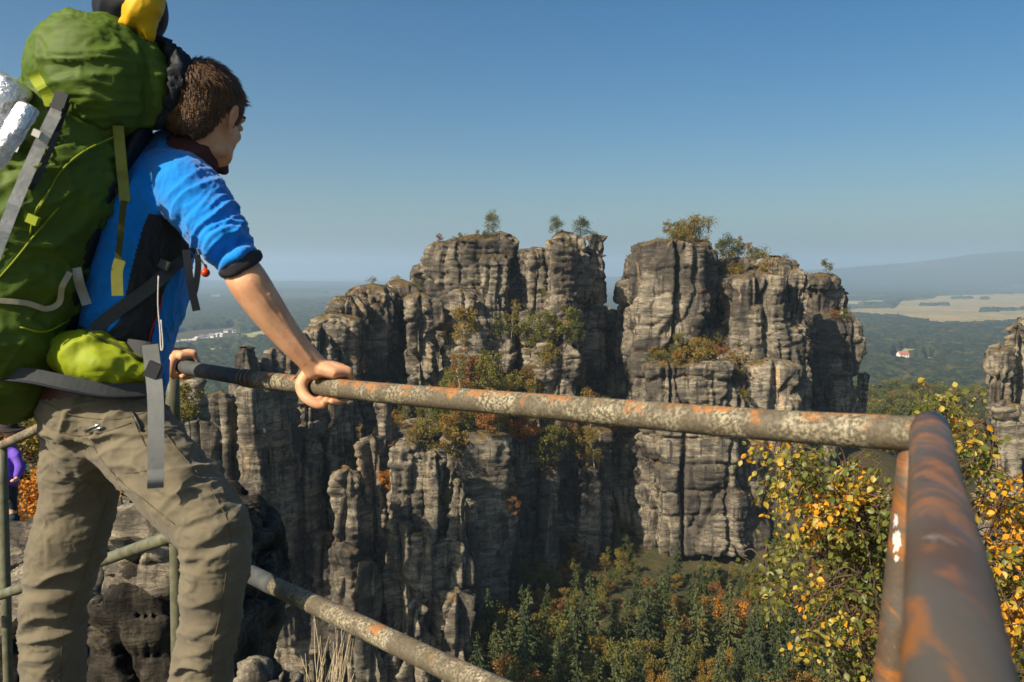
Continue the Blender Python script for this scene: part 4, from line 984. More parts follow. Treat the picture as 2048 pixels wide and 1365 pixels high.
def crumple(V, N, amp, freq, seed=3, st=(1, 1, .45)):
    q = V * freq * np.array(st); w = fbm(q[:, 0] * .5, q[:, 1] * .5, q[:, 2] * .5, 2, seed + 1)[:, None] * 1.6; q = q + w
    a = 1 - np.abs(vn(q[:, 0], q[:, 1], q[:, 2], seed)) * 2.4; b = 1 - np.abs(vn(q[:, 0] * 2.3, q[:, 1] * 2.3, q[:, 2] * 2.3, seed + 5)) * 2.4
    m = .35 + .65 * sstep(-.3, .4, vn(q[:, 0] * .4, q[:, 1] * .4, q[:, 2] * .4, seed + 9))
    return V + N * (amp * m * (np.clip(a, 0, 1) ** 1.6 * .9 + .42 * np.clip(b, 0, 1) ** 1.6 - .35))[:, None]
def cloth(name, mb, mat, parent, voxel, folds, polys=(), label=None, smooth_it=5, base=.0006, cr=None):
    V, F, mi = mb.arrays(); V, F, N = remesh(V, F, voxel, smooth_it)
    V = fold_disp(V, N, folds, base)
    for c_ in ([cr] if cr and not isinstance(cr, list) else cr or []): V = crumple(V, N, *c_)
    mats = [mat] + [m for _, m in polys]; mid = None
    if polys:
        X, Y, D = proj(V); mid = []
        for f in F:
            cx, cy_ = X[f].mean(1), Y[f].mean(1); nn = N[f].mean(1); k = np.zeros(len(f), int); front = (nn * V[f].mean(1)).sum(1) < 0.02
            for i, (pl, m) in enumerate(polys): k[in_poly(cx, cy_, pl) & front] = i + 1
            mid.append(k)
        mid = np.concatenate(mid)
    o = link(name, mesh_np(name, V - np.array(parent.location), F, mats, mid), parent)
    if label: o['label'] = label
    bpy.context.view_layer.update(); return o
man = thing("person", tuple(P(280, 1780, 1.80)), "hiker in blue fleece and khaki trousers leaning with both hands on the railing", "person")
BASE = np.array(man.location)

# ---- body: one continuous skin
body = MB()
loft_px(body, [(205, 830, 1.80, 82, .10), (235, 700, 1.80, 78, .10), (265, 560, 1.80, 84, .105), (305, 430, 1.78, 80, .10), (345, 345, 1.765, 56, .08), (365, 315, 1.76, 42, .055)], 24, 5)
loft_px(body, [(350, 350, 1.77, 50, .05), (378, 300, 1.745, 46, .055), (402, 255, 1.735, 45, .055), (408, 225, 1.73, 44, .05)], 20, 5)
loft_px(body, [(360, 350, 1.71, 40, .05), (405, 425, 1.665, 42, .048), (468, 515, 1.645, 32, .036), (489, 552, 1.635, 39, .042), (521, 600, 1.645, 37.5, .040), (557, 650, 1.665, 32, .034), (590, 690, 1.68, 27, .027), (620, 722, 1.695, 24.5, .021), (633, 738, 1.705, 27, .021)], 24, 6)
loft_px(body, [(375, 360, 1.86, 38, .05), (365, 450, 1.98, 35, .044), (335, 560, 2.10, 30, .038), (328, 640, 2.17, 23, .03), (330, 694, 2.205, 17, .022), (338, 710, 2.22, 18, .018)], 20, 5)
# legs inside the trousers and feet inside the boots
loft_px(body, [(240, 820, 1.76, 70, .09), (302, 915, 1.72, 62, .08), (365, 985, 1.68, 56, .075), (420, 1060, 1.655, 48, .065), (428, 1150, 1.66, 44, .06), (412, 1300, 1.70, 36, .045), (398, 1450, 1.74, 28, .035), (393, 1640, 1.78, 24, .03)], 18, 4)
loft_px(body, [(180, 830, 1.83, 66, .09), (160, 960, 1.86, 56, .08), (135, 1100, 1.89, 48, .065), (112, 1230, 1.92, 40, .055), (108, 1400, 1.96, 30, .04), (114, 1600, 2.0, 24, .03)], 18, 4)
# head
fh = R(16); f_ = np.array([math.sin(fh), math.cos(fh), -.16]); f_ /= np.linalg.norm(f_)
r_ = np.array([math.cos(fh), -math.sin(fh), 0.0]); r_ = r_ + np.array([0, 0, -.10]); r_ -= f_ * (r_ @ f_); r_ /= np.linalg.norm(r_); u_ = np.cross(r_, f_)
HM = np.stack([r_, f_, u_], 1); HC = P(412, 236, 1.725); HS = 0.915
def hp(x, y, z): return HC + HM @ (np.array([x, y, z]) * HS)
def hball(mb, c, r, **k): mb.ball(hp(*c), np.array(r) * HS, rot=HM, **k)
hball(body, (0, -.012, .030), (.076, .098, .088), n=32)
hball(body, (0, .020, -.028), (.062, .070, .078), n=28)
hball(body, (0, .040, -.070), (.047, .050, .042), n=24)
hball(body, (0, .076, -.096), (.023, .018, .018), n=18)
hball(body, (0, .082, .026), (.048, .018, .012), n=18)
for sx in (-1, 1):
    hball(body, (sx * .036, .060, -.022), (.020, .020, .018), n=16)          # cheekbone
    hball(body, (sx * .045, .018, -.068), (.016, .028, .020), n=16)          # jaw angle
    hball(body, (sx * .031, .083, .004), (.013, .011, .009), n=14)           # closed lids
    # ear: rim, lobe and inner ridge
    e = [(sx * .074, -.002, -.028), (sx * .082, -.016, -.010), (sx * .087, -.020, .012), (sx * .085, -.008, .026), (sx * .079, .004, .016), (sx * .076, .004, -.002)]
    body.tube(crs(np.array([hp(*q) for q in e]), 5), .0052, 8)
    hball(body, (sx * .078, -.001, -.031), (.006, .008, .009), n=10); hball(body, (sx * .078, -.007, .000), (.005, .013, .022), n=12)
body.tube(np.array([hp(0, .092, .016), hp(0, .102, -.006), hp(0, .113, -.022), hp(0, .110, -.029)]), np.array([.007, .0085, .0105, .009]), 12)
for sx in (-1, 1): hball(body, (sx * .011, .098, -.029), (.007, .010, .007), n=10)
hball(body, (0, .090, -.055), (.022, .010, .0055), n=14); hball(body, (0, .088, -.067), (.019, .011, .006), n=14)
# hands on the rail
def grip(mb, C, ax, wrist, offs, thumb, sgn=1, sc=1.0, wr=.019):
    ax = ax / np.linalg.norm(ax); up = np.array([0, 0, 1.0]); up -= ax * (up @ ax); up /= np.linalg.norm(up); w = np.cross(up, ax); w = w if w[1] > 0 else -w
    L = lambda a, ww, uu: C + ax * a * sc + w * ww * sc + up * uu * sc
    rr = RR_ + .0075
    for i, o in enumerate(offs):
        ln = [1, 1.06, 1.02, .86][i]; r0 = [.0098, .0102, .0098, .0088][i]
        kn = L(o, .026, .042 - .004 * abs(i - 1)); pts = [kn]
        for k, dg in enumerate([52, 22, -8, -38, -70, -100, -118 * (.97 + .03 * ln)]):
            a = R(dg); rad = rr + [.012, .009, .007, .004, .002, .001, .001][k]
            pts.append(L(o - .004 * k * .4 * sgn, math.cos(a) * rad, math.sin(a) * rad))
        mb.tube(crs(np.array(pts), 4), np.linspace(r0 * 1.12, r0 * .82, (len(pts) - 1) * 4 + 1), 12)
        mb.ball(pts[-1], r0 * .82, n=10); mb.ball(kn, r0 * 1.16, n=12); mb.ball(pts[3], r0 * 1.08, n=10)
        mb.tube(crs(np.array([wrist, (wrist * .45 + kn * .55) + up * .003, kn]), 4), np.linspace(wr * .72, r0 * 1.25, 9), 12)
        pl = L(o * .85, -.006, .033); mb.tube(np.array([wrist - up * .006, (wrist + pl) / 2, pl, L(o * .9, .018, .033)]), np.array([.015, .016, .013, .012]), 12)
    mb.tube(crs(np.array([wrist] + [L(*t) for t in thumb]), 4), np.linspace(.0175, .0095, len(thumb) * 4 + 1), 12); mb.ball(L(*thumb[-1]), .0096, n=10)
    return L
C1 = rail_at(653); A1 = rail_at(700) - rail_at(600)
wr1 = P(631, 733, 1.70)
L1 = grip(body, C1, A1, wr1, (-.022, .002, .026, .047), [(-.036, -.016, .034), (-.044, -.034, .008), (-.030, -.035, -.018), (-.006, -.024, -.034), (.004, -.014, -.037)])
C2 = rail_at(362); A2 = rail_at(400) - rail_at(340)
wr2 = P(339, 708, 2.225)
L2 = grip(body, C2, A2, wr2, (.030, .010, -.012, -.032), [(.000, -.018, .030), (.010, -.034, .010), (.014, -.036, -.012), (.006, -.026, -.028)], -1, .92, .016)
V, F, mi = body.arrays(); V, F, N = remesh(V, F, .0034, 3)
# muscle line and elbow crease on the forearm
for c, r, a in [(P(470, 545, 1.60), .018, -.006), (P(505, 560, 1.60), .030, .004), (P(560, 615, 1.62), .020, -.003)]:
    V = V + N * (a * np.exp(-((V - c) ** 2).sum(1) / (r * r)))[:, None]
for pl, am, rr in ([[(500, 560), (545, 620), (590, 680), (622, 718)], .0014, .0035], [[(540, 590), (575, 650), (612, 705), (640, 740)], .0016, .004], [[(470, 560), (510, 615), (560, 668), (608, 728)], .0010, .003], [[(632, 735), (655, 742), (680, 748)], .0010, .003]):
    pp = crs(np.array([P(x, y, 1.62) for x, y in pl]), 12); X, Y, D = proj(V); px_, py_, _ = proj(pp)
    dd = np.full(len(V), 1e9)
    for a, b in zip(px_, py_): dd = np.minimum(dd, (X - a) ** 2 + (Y - b) ** 2)
    V = V + N * (am * np.exp(-dd / (rr * 930) ** 2) * (Y > 520) * (Y < 770))[:, None]
link("body", mesh_np("body", V - BASE, F, [M_SKIN]), man)
mb = MB()
for sx in (-1, 1):
    for i, o in enumerate((-.022, .002, .026, .047)): pass
# eyebrows and lips tone
mb = MB()
for sx in (-1, 1): mb.tube(crs(np.array([hp(sx * .014, .097, .030), hp(sx * .032, .091, .034), hp(sx * .046, .080, .030)]), 4), .0032, 8)
mb.build("eyebrows", M_HAIR, man)
# ---- hair: skull cap plus many short locks
mb = MB(); rng = np.random.default_rng(4)
hball(mb, (0, -.016, .036), (.080, .100, .088), n=36)
hball(mb, (0, -.060, -.010), (.066, .052, .058), n=28)
V, F, mi = mb.arrays(); V, F, N = remesh(V, F, .005, 2)
loc = (V - HC) @ HM / HS
keep = (loc[:, 2] > -.004 - .0 * loc[:, 1]) | (loc[:, 1] < -.030)
keep &= ~((loc[:, 1] > .050) & (loc[:, 2] < .055)) & ~((np.abs(loc[:, 0]) > .05) & (loc[:, 1] > -.028) & (loc[:, 1] < .012) & (loc[:, 2] < .006)) & (loc[:, 2] > -.062)
keep |= (loc[:, 1] > .008) & (loc[:, 1] < .030) & (loc[:, 2] > -.016) & (np.abs(loc[:, 0]) > .05)     # sideburn
V = V + N * (.0012 * fbm(V[:, 0] * 55, V[:, 1] * 55, V[:, 2] * 30, 3, 9))[:, None]
V[~keep] = V[~keep] - N[~keep] * .012
mb2 = MB(); 
for f in F:
    if f.shape[1] == 4: mb2.add(V, F4=f)
    else: mb2.add(V, F3=f)
hairo = mb2.build("hair", M_HAIR, man)
idx = np.flatnonzero(keep); idx = rng.choice(idx, 9000)
lk = MB(); VV = []; FF = []
roots = V[idx] + N[idx] * .0006; nn = N[idx]; ll = loc[idx]
crown = np.array([0, -.055, .10])
flow = (ll - crown); flow[:, 1] += .02; flow = flow @ HM.T; flow -= nn * (flow * nn).sum(1)[:, None]; flow /= np.linalg.norm(flow, axis=1)[:, None] + 1e-9
flow = flow + rng.normal(size=flow.shape) * .16; top = ll[:, 2] > .06
front = (ll[:, 1] > .05) & (ll[:, 2] > .05)
for i in range(len(roots)):
    L = rng.uniform(.018, .030) if top[i] else rng.uniform(.010, .016)
    lift = .22 if top[i] else .05
    if front[i]: L = rng.uniform(.012, .026); lift = .5; flow[i] = flow[i] * .4 + f_ * .9 + u_ * .25
    d = flow[i] + nn[i] * lift; d /= np.linalg.norm(d); sd = np.cross(d, nn[i]); sd /= np.linalg.norm(sd) + 1e-9; wd = rng.uniform(.0005, .0011)
    a = roots[i]; m = a + d * L * .5 + nn[i] * .002; e = a + d * L - nn[i] * (.003 if not front[i] else -.004)
    VV += [a - sd * wd, a + sd * wd, m - sd * wd * .8 + nn[i] * .0004, m + sd * wd * .8, e]; k = i * 5; FF.append((k, k + 1, k + 3)); FF.append((k, k + 3, k + 2)); FF.append((k + 2, k + 3, k + 4))
link("locks", mesh_np("locks", np.array(VV) - BASE, np.array(FF), [M_HAIR], smooth=False), man)

# ---- fleece
mb = MB()
loft_px(mb, [(248, 705, 1.80, 84, .125), (255, 650, 1.80, 96, .13), (265, 580, 1.80, 104, .135), (280, 500, 1.79, 103, .14), (305, 410, 1.78, 98, .14), (332, 345, 1.77, 78, .13), (350, 312, 1.765, 55, .09)], 32, 6)
loft_px(mb, [(338, 345, 1.73, 50, .07), (368, 365, 1.70, 60, .075), (402, 412, 1.665, 62, .072), (440, 466, 1.64, 54, .062), (478, 524, 1.63, 46.5, .053)], 28, 6, cap_len=.15)
loft_px(mb, [(350, 350, 1.85, 50, .07), (368, 400, 1.93, 44, .06), (352, 480, 2.02, 38, .052), (338, 550, 2.09, 34, .046)], 24, 5)
loft_px(mb, [(300, 600, 1.83, 62, .10), (318, 660, 1.83, 24, .08), (322, 694, 1.83, 14, .06), (322, 745, 1.86, 16, .05), (318, 790, 1.88, 10, .03)], 20, 4)
armd = dpx(.6, .8)
FO = [(P(452, 470, 1.58), .10, armd, .015, 46, 5, 1), (P(395, 400, 1.60), .09, dpx(.75, .65), .009, 24, 5, 2), (P(475, 500, 1.58), .06, armd, .010, 75, 6, 3),
      (P(330, 420, 1.66), .08, dpx(.9, -.35), .011, 20, 5, 4), (P(300, 360, 1.66), .08, dpx(1, .2), .010, 22, 5, 5), (P(250, 580, 1.68), .10, dpx(.9, .3), .009, 20, 4, 6),
      (P(340, 600, 1.68), .09, dpx(1, .15), .008, 26, 4, 7), (P(230, 650, 1.68), .06, dpx(.2, 1), .007, 30, 6, 8), (P(370, 480, 1.62), .05, dpx(.9, -.6), .012, 28, 6, 9)]
BLK = [(298, 428), (322, 430), (350, 455), (366, 478), (382, 500), (352, 530), (335, 565), (322, 600), (312, 640), (300, 698), (215, 682), (215, 668), (240, 640), (258, 560), (270, 510), (284, 460)]
fleece = cloth("fleece", mb, M_FLEECE, man, .0034, FO, [(BLK, M_FLBLACK)], "bright blue fleece with a black side panel", cr=[(.006, 17, 21, (1, 1, .6)), (.003, 42, 23, (1, .8, .7))])
mb = MB(); loft_px(mb, [(479, 524, 1.631, 48, .054), (483, 530, 1.632, 47, .053), (486, 535, 1.634, 45.5, .051)], 28, 4, cap_len=.12)
cloth("cuff", mb, M_CUFF, man, .0035, [(P(478, 525, 1.6), .08, dpx(.8, -.6), .0012, 50, 30, 4)])
mb = MB(); loft_px(mb, [(360, 335, 1.765, 64, .085), (385, 305, 1.755, 60, .08), (398, 278, 1.745, 52, .072), (402, 262, 1.74, 46, .064)], 28, 5)
loft_px(mb, [(412, 285, 1.76, 42, .055), (434, 316, 1.78, 27, .05), (447, 341, 1.79, 11, .03)], 18, 4)
cloth("neck_gaiter", mb, M_COLLAR, man, .0042, [(P(400, 300, 1.68), .09, dpx(-.45, -.9), .007, 42, 6, 4), (P(435, 320, 1.75), .04, dpx(.7, -.7), .005, 50, 8, 5)])
# ---- trousers
mb = MB()
loft_px(mb, [(203, 792, 1.80, 116, .148), (204, 810, 1.80, 118, .152), (208, 845, 1.795, 114, .148), (215, 885, 1.79, 100, .125), (228, 905, 1.78, 80, .10)], 36, 5, cap_len=.35)
loft_px(mb, [(245, 850, 1.755, 88, .125), (302, 915, 1.72, 81, .112), (365, 985, 1.68, 74, .100), (424, 1052, 1.65, 70, .092), (433, 1112, 1.65, 66, .086), (426, 1182, 1.665, 63, .078), (413, 1275, 1.69, 57, .072), (401, 1360, 1.715, 60, .072), (396, 1500, 1.75, 52, .066), (393, 1660, 1.78, 50, .064)], 32, 6)
loft_px(mb, [(175, 860, 1.83, 84, .12), (163, 920, 1.85, 76, .11), (158, 1000, 1.865, 70, .10), (134, 1100, 1.885, 69, .09), (112, 1200, 1.91, 62, .082), (105, 1300, 1.93, 57, .076), (108, 1365, 1.945, 58, .074), (112, 1500, 1.98, 50, .066), (114, 1630, 2.0, 48, .062)], 32, 6)
leg = dpx(.65, .76)
FT = [(P(370, 1075, 1.58), .075, dpx(.15, 1), .011, 36, 5, 1), (P(450, 1060, 1.56), .07, dpx(.35, .95), .008, 34, 5, 2), (P(300, 985, 1.62), .10, dpx(-.35, .95), .008, 24, 3, 3), (P(400, 930, 1.62), .085, dpx(.45, .9), .009, 28, 4, 4),
      (P(430, 1200, 1.60), .11, dpx(.25, 1), .006, 24, 4, 5), (P(400, 1330, 1.62), .09, dpx(.2, 1), .012, 26, 4, 6), (P(130, 1130, 1.80), .12, dpx(.35, 1), .010, 22, 4, 7), (P(95, 1290, 1.84), .11, dpx(.45, 1), .012, 22, 4, 8),
      (P(180, 1040, 1.78), .08, dpx(.5, .9), .009, 22, 4, 9), (P(200, 830, 1.64), .12, dpx(.1, 1), .006, 38, 4, 10), (P(120, 920, 1.76), .09, dpx(.4, .9), .005, 22, 4, 11), (P(360, 1350, 1.62), .05, dpx(.1, 1), .010, 40, 6, 12)]
trou = cloth("trousers", mb, M_TROU, man, .0042, [(c, r_, a, am * 1.35, f1, f2, sd) for c, r_, a, am, f1, f2, sd in FT], smooth_it=9, cr=[(.0075, 13, 31, (.7, .7, 1.25)), (.0035, 34, 37, (.6, .6, 1.3))])
mb = MB(); loft_px(mb, [(198, 762, 1.80, 110, .140), (200, 800, 1.80, 113, .144)], 36, 3, cap_len=.1)
belt = cloth("belt", mb, M_LEATHER, man, .0045, [], base=0)
for (x, y, d) in ((393, 1700, 1.79), (114, 1665, 2.02)):
    mb = MB(); q = P(x, y, d); g = -1.345
    mb.ball((q[0] - .01, q[1], g + .09), (.052, .055, .10), n=20); hd = np.array([math.sin(R(50)), math.cos(R(50)), 0]); RM = np.stack([np.array([hd[1], -hd[0], 0]), hd, [0, 0, 1.0]], 1)
    mb.ball(np.array([q[0], q[1], g + .045]) + hd * .07, (.050, .135, .05), rot=RM, n=20); mb.box(np.array([q[0], q[1], g + .012]) + hd * .06, (.092, .27, .024), RM)
    V, F, mi = mb.arrays(); V, F, N = remesh(V, F, .006, 3); link("boot", mesh_np("boot", V - BASE, F, [M_LEATHER]), man)
def stick(name, pts, w_px, mat, parent, off=.006, th=.0024, wmul=1.0, depth=None, k=5, seam=False, label=None, lift=None):
    """a strap laid along the surface seen at those photograph points (or hanging at given depths)"""
    px = crs(np.array([q[:2] for q in pts], float), k); out = []
    dd = crs(np.array([[q[2]] for q in pts], float), k)[:, 0] if len(pts[0]) > 2 else None
    last = None
    for i, (x, y) in enumerate(px):
        if dd is not None: d = dd[i]
        else:
            c = cast_px(x, y, .9)
            ok = c is not None and (c[0] @ FWD) < 2.4
            d = (c[0] @ FWD) if ok else (last or depth or 1.6); last = d
        out.append([x, y, d])
    out = np.array(out)
    if dd is None and len(out) > 4:                      # straps bridge hollows instead of following every wrinkle
        for _ in range(3 if not seam else 1): out[1:-1, 2] = np.minimum(out[1:-1, 2], (out[:-2, 2] + out[2:, 2]) / 2) * .6 + out[1:-1, 2] * .4
    pts3 = np.array([P(x, y, d - off) for x, y, d in out]); mb = MB()
    if seam: mb.tube(pts3, w_px, 6)
    else:
        T = np.gradient(pts3, axis=0); T /= np.linalg.norm(T, axis=1)[:, None]; view = pts3 / np.linalg.norm(pts3, axis=1)[:, None]
        S = np.cross(T, view); S /= np.linalg.norm(S, axis=1)[:, None]; Nn = np.cross(S, T); hw = (w_px / 2 * out[:, 2] / F_PX)[:, None]; h = th / 2
        ring = np.stack([pts3 + S * hw + Nn * h, pts3 - S * hw + Nn * h, pts3 - S * hw - Nn * h, pts3 + S * hw - Nn * h], 1); m = len(pts3)
        F = [[i * 4 + a, i * 4 + (a + 1) % 4, (i + 1) * 4 + (a + 1) % 4, (i + 1) * 4 + a] for i in range(m - 1) for a in range(4)] + [[0, 3, 2, 1], [(m - 1) * 4 + q for q in range(4)]]
        mb.add(ring.reshape(-1, 3), F)
    o = mb.build(name, mat, parent, smooth=seam)
    if label: o['label'] = label
    return o
M_SEAM = plain("seam_thread", (.12, .09, .05), .9); M_RED = plain("red_trim", (.45, .02, .02), .6); M_CORD = plain("pale_cord", (.62, .58, .52), .8)
for pl in ([(262, 828), (280, 870), (298, 905), (318, 935)], [(318, 935), (280, 944), (250, 946)], [(165, 858), (200, 915), (240, 962), (290, 1002), (350, 1050)], [(318, 850), (360, 905), (410, 965), (450, 1030), (462, 1075)],
           [(462, 1080), (452, 1150), (440, 1230), (425, 1300), (418, 1400)], [(215, 1000), (190, 1080), (170, 1150), (130, 1250), (118, 1380)], [(85, 803), (150, 832), (240, 838), (318, 816)], [(100, 858), (160, 872), (215, 862), (262, 846)]):
    stick("seam", pl, .0009, M_SEAM, man, off=.0004, seam=True)
for pl in ([(168, 862), (200, 848)], [(176, 866), (206, 854)]): stick("zip_puller", pl, .0022, M_STEEL, man, off=.003, seam=True, k=3)
stick("zip_puller", [(262, 824), (272, 838), (283, 862)], .003, M_PLAST, man, off=.003, seam=True, k=3)
stick("zip", [(325, 590), (318, 625), (305, 655), (298, 685)], .0016, M_RED, man, off=.002, seam=True)

# ---- backpack
pack = thing("backpack", tuple(P(40, 740, 1.62)), "large green trekking backpack with lime hip pocket on the hiker's back", "backpack")
def loft_bag(mb, secs, *a, **k): loft_px(mb, [(x, y, d + .07, w, r) for x, y, d, w, r in secs], *a, **k)
mb = MB()
loft_bag(mb, [(175, 215, 1.62, 116, .15), (118, 320, 1.61, 142, .165), (52, 440, 1.60, 132, .175), (30, 570, 1.62, 128, .17), (12, 680, 1.64, 122, .15), (10, 745, 1.66, 100, .12)], 36, 7)
loft_bag(mb, [(35, 600, 1.55, 70, .08), (20, 680, 1.56, 80, .09), (10, 735, 1.58, 60, .07)], 24, 4)
FP = [(P(60, 480, 1.43), .16, dpx(.75, .65), .013, 17, 3, 1), (P(30, 620, 1.45), .14, dpx(.3, 1), .014, 18, 3, 2), (P(120, 300, 1.45), .12, dpx(-.1, 1), .011, 22, 3, 3), (P(180, 420, 1.5), .12, dpx(.8, .5), .010, 18, 3, 4),
      (P(20, 330, 1.45), .10, dpx(.5, 1), .012, 22, 3, 5), (P(230, 270, 1.5), .08, dpx(.0, 1), .009, 30, 4, 6), (P(90, 700, 1.5), .12, dpx(.25, 1), .012, 18, 3, 7)]
cloth("main_bag", mb, M_GREEN, pack, .0055, FP, [], cr=[(.020, 9, 3, (1, 1, .6)), (.012, 17, 9, (.35, .6, 1.2))])
mb = MB()
loft_bag(mb, [(228, 92, 1.63, 58, .08), (220, 104, 1.62, 88, .12), (206, 122, 1.61, 118, .15), (203, 148, 1.60, 136, .16), (220, 184, 1.60, 124, .155), (254, 214, 1.62, 88, .13), (284, 236, 1.64, 48, .09)], 36, 6, cap_len=.35)
loft_bag(mb, [(284, 104, 1.62, 26, .07), (308, 140, 1.61, 36, .09), (314, 190, 1.61, 36, .09), (304, 232, 1.62, 26, .07)], 24, 5)
loft_bag(mb, [(135, 100, 1.60, 24, .08), (98, 138, 1.59, 34, .09), (92, 176, 1.60, 30, .08)], 24, 5)
FL = [(P(215, 130, 1.42), .11, dpx(.5, 1), .012, 22, 4, 1), (P(260, 170, 1.44), .10, dpx(-.6, 1), .012, 26, 4, 2), (P(200, 185, 1.42), .08, dpx(1, .2), .010, 36, 6, 3), (P(310, 120, 1.5), .08, dpx(1, .3), .010, 26, 5, 4), (P(120, 130, 1.45), .07, dpx(.4, 1), .005, 20, 4, 5), (P(300, 200, 1.5), .09, dpx(1, -.3), .008, 24, 5, 6)]
lid = cloth("lid", mb, M_GREEN, pack, .005, FL, [], cr=[(.012, 10, 7, (1, 1, .8)), (.009, 24, 17, (.4, .4, 1.3))])
0 and stick("lid_trim", [(66, 138), (92, 105), (130, 78), (180, 62), (215, 60)], 16, M_LIME, lid if False else pack, off=.002, th=.003)
mb = MB()
loft_px(mb, [(282, 262, 1.71, 22, .09), (238, 340, 1.71, 22, .10), (192, 450, 1.72, 18, .10), (156, 560, 1.73, 20, .09), (138, 640, 1.74, 22, .08)], 24, 5)
cloth("back_panel", mb, M_NAVY, pack, .006, [(P(220, 380, 1.62), .2, dpx(.8, .5), .004, 30, 3, 3)])
mb = MB()
loft_px(mb, [(338, 108, 1.68, 18, .05), (354, 134, 1.67, 27, .055), (354, 168, 1.66, 26, .055), (344, 206, 1.67, 24, .055), (330, 240, 1.68, 20, .05)], 24, 5)
cloth("head_cushion", mb, M_NAVY, pack, .005, [(P(350, 160, 1.69), .08, dpx(.3, 1), 0.008, 24, 4, 3)], cr=[(.012, 20, 3), (.006, 40, 5)], label="black padded roll behind the hiker's head")
mb = MB()
loft_px(mb, [(140, 705, 1.68, 44, .055), (180, 715, 1.665, 57, .06), (225, 730, 1.665, 50, .055), (268, 738, 1.68, 34, .045), (296, 742, 1.70, 20, .03)], 28, 6)
cloth("hip_pocket", mb, M_LIME, pack, .0045, [(P(190, 725, 1.60), .06, dpx(1, -.15), .011, 26, 5, 3), (P(240, 735, 1.61), .05, dpx(.5, 1), .007, 26, 5, 4), (P(170, 690, 1.61), .04, dpx(.6, .8), .008, 30, 5, 5)], cr=(.010, 22, 5, (1, .8, .6)), label="lime green hip belt pocket")
stick("pocket_zip", [(160, 655), (190, 672), (235, 692), (285, 722)], .0035, M_WEBO, pack, off=.003, seam=True)
stick("lid_tab", [(70, 142), (84, 165), (102, 190), (108, 214)], 34, M_LIME, pack, off=.004, th=.004)
stick("hip_belt", [(-40, 742, 1.60), (60, 752, 1.60), (140, 768, 1.61), (215, 782, 1.635), (305, 780, 1.68)], 30, M_WEBD, pack, th=.010)
stick("hip_belt_edge", [(-40, 756, 1.593), (60, 766, 1.593), (140, 783, 1.603), (215, 795, 1.628), (305, 792, 1.673)], .0032, M_NAVY, pack, seam=True)
stick("belt_wing", [(255, 695, 1.69), (290, 700, 1.68), (318, 706, 1.70)], 34, M_WEBD, pack, th=.012)
stick("strap", [(128, 196), (100, 248), (62, 330), (28, 410), (2, 478), (-35, 570)], 23, M_WEBP, pack, off=.006, label="light grey compression strap")
stick("strap", [(136, 205), (116, 260), (88, 330), (60, 380)], 9, M_NAVY, pack, off=.004)
stick("strap", [(236, 252), (242, 320), (247, 370), (250, 404)], 20, M_WEBL, pack, off=.008, depth=1.5, label="lime side strap")
stick("strap", [(248, 402, 1.60), (243, 450, 1.62), (238, 500, 1.63), (234, 545, 1.63)], 12, M_WEBO, pack)
stick("strap", [(240, 520, 1.625), (234, 545, 1.62), (235, 592, 1.62)], 21, M_WEBL, pack, label="lime strap end")
stick("strap", [(186, 660), (240, 618), (300, 575), (340, 540), (378, 505)], 25, M_WEBD, pack, off=.006, label="dark grey diagonal shoulder strap")
stick("strap", [(300, 690, 1.655), (306, 740, 1.640), (311, 800, 1.600), (312, 880, 1.565), (311, 976, 1.545)], 30, M_WEBG, pack, th=.003, label="long grey webbing end hanging over the trousers")
stick("strap", [(311, 940, 1.543), (311, 960, 1.535), (311, 976, 1.541)], 30, M_WEBG, pack, th=.003)
stick("strap", [(372, 500, 1.62), (380, 560, 1.62), (393, 622, 1.63)], 15, M_NAVY, pack, label="black dangling strap end")
stick("strap", [(380, 485, 1.66), (396, 520, 1.66), (392, 570, 1.66), (384, 600, 1.66)], 12, M_NAVY, pack)
stick("cord", [(317, 552, 1.62), (316, 610, 1.625), (320, 660, 1.63), (322, 700, 1.63), (326, 690, 1.63), (322, 640, 1.625)], .0014, M_CORD, pack, seam=True)
stick("strap", [(152, 536), (160, 570), (174, 610)], 18, M_WEB, pack, off=.01, depth=1.62)
stick("strap", [(-20, 600), (50, 606), (92, 618), (118, 606), (124, 575), (140, 545)], 11, M_BEIGE, pack, off=.007)
for pl in ([(228, 274), (165, 305), (120, 345), (95, 390), (62, 440)], [(118, 415), (70, 470), (30, 520), (-5, 560)], [(40, 655), (90, 664), (140, 640)], [(100, 380), (70, 425), (60, 470)]):
    stick("piping", pl, .0019, M_LIME, pack, off=.001, seam=True)
mb = MB()
for x, y, w, h in ((122, 200, 26, 30), (114, 216, 26, 8)):
    c = cast_px(x, y, .9)[0]; d = c @ FWD; mb.box(P(x, y, d - .014), (w * d / F_PX, .010, h * d / F_PX), np.array(Matrix.Rotation(R(22), 3, 'Y')))
mb.build("buckle", M_PLAST, pack, smooth=False)
for x, y, m, w, h in ((66, 440, M_LIME, 22, 18), (75, 268, M_WEB, 16, 14), (38, 290, M_STEEL, 10, 30), (306, 742, M_PLAST, 26, 34), (330, 530, M_PLAST, 22, 18)):
    c = cast_px(x, y, .9)[0]; d = c @ FWD; mb = MB(); mb.box(P(x, y, d - .008), (w * d / F_PX, .010, h * d / F_PX), np.array(Matrix.Rotation(R(25), 3, 'Y'))); mb.build("buckle", m, pack, smooth=False)
mb = MB(); q = P(411, 546, 1.655); mb.ball(q, .0092, n=16); mb.ball(P(411, 536, 1.655), (.004, .004, .008), n=10); mb.build("toggle", plain("orange_red_plastic", (.50, .055, .01), .35), pack)
stick("cord", [(392, 508, 1.65), (402, 520, 1.655), (411, 534, 1.655)], .0016, M_PLAST, pack, seam=True)
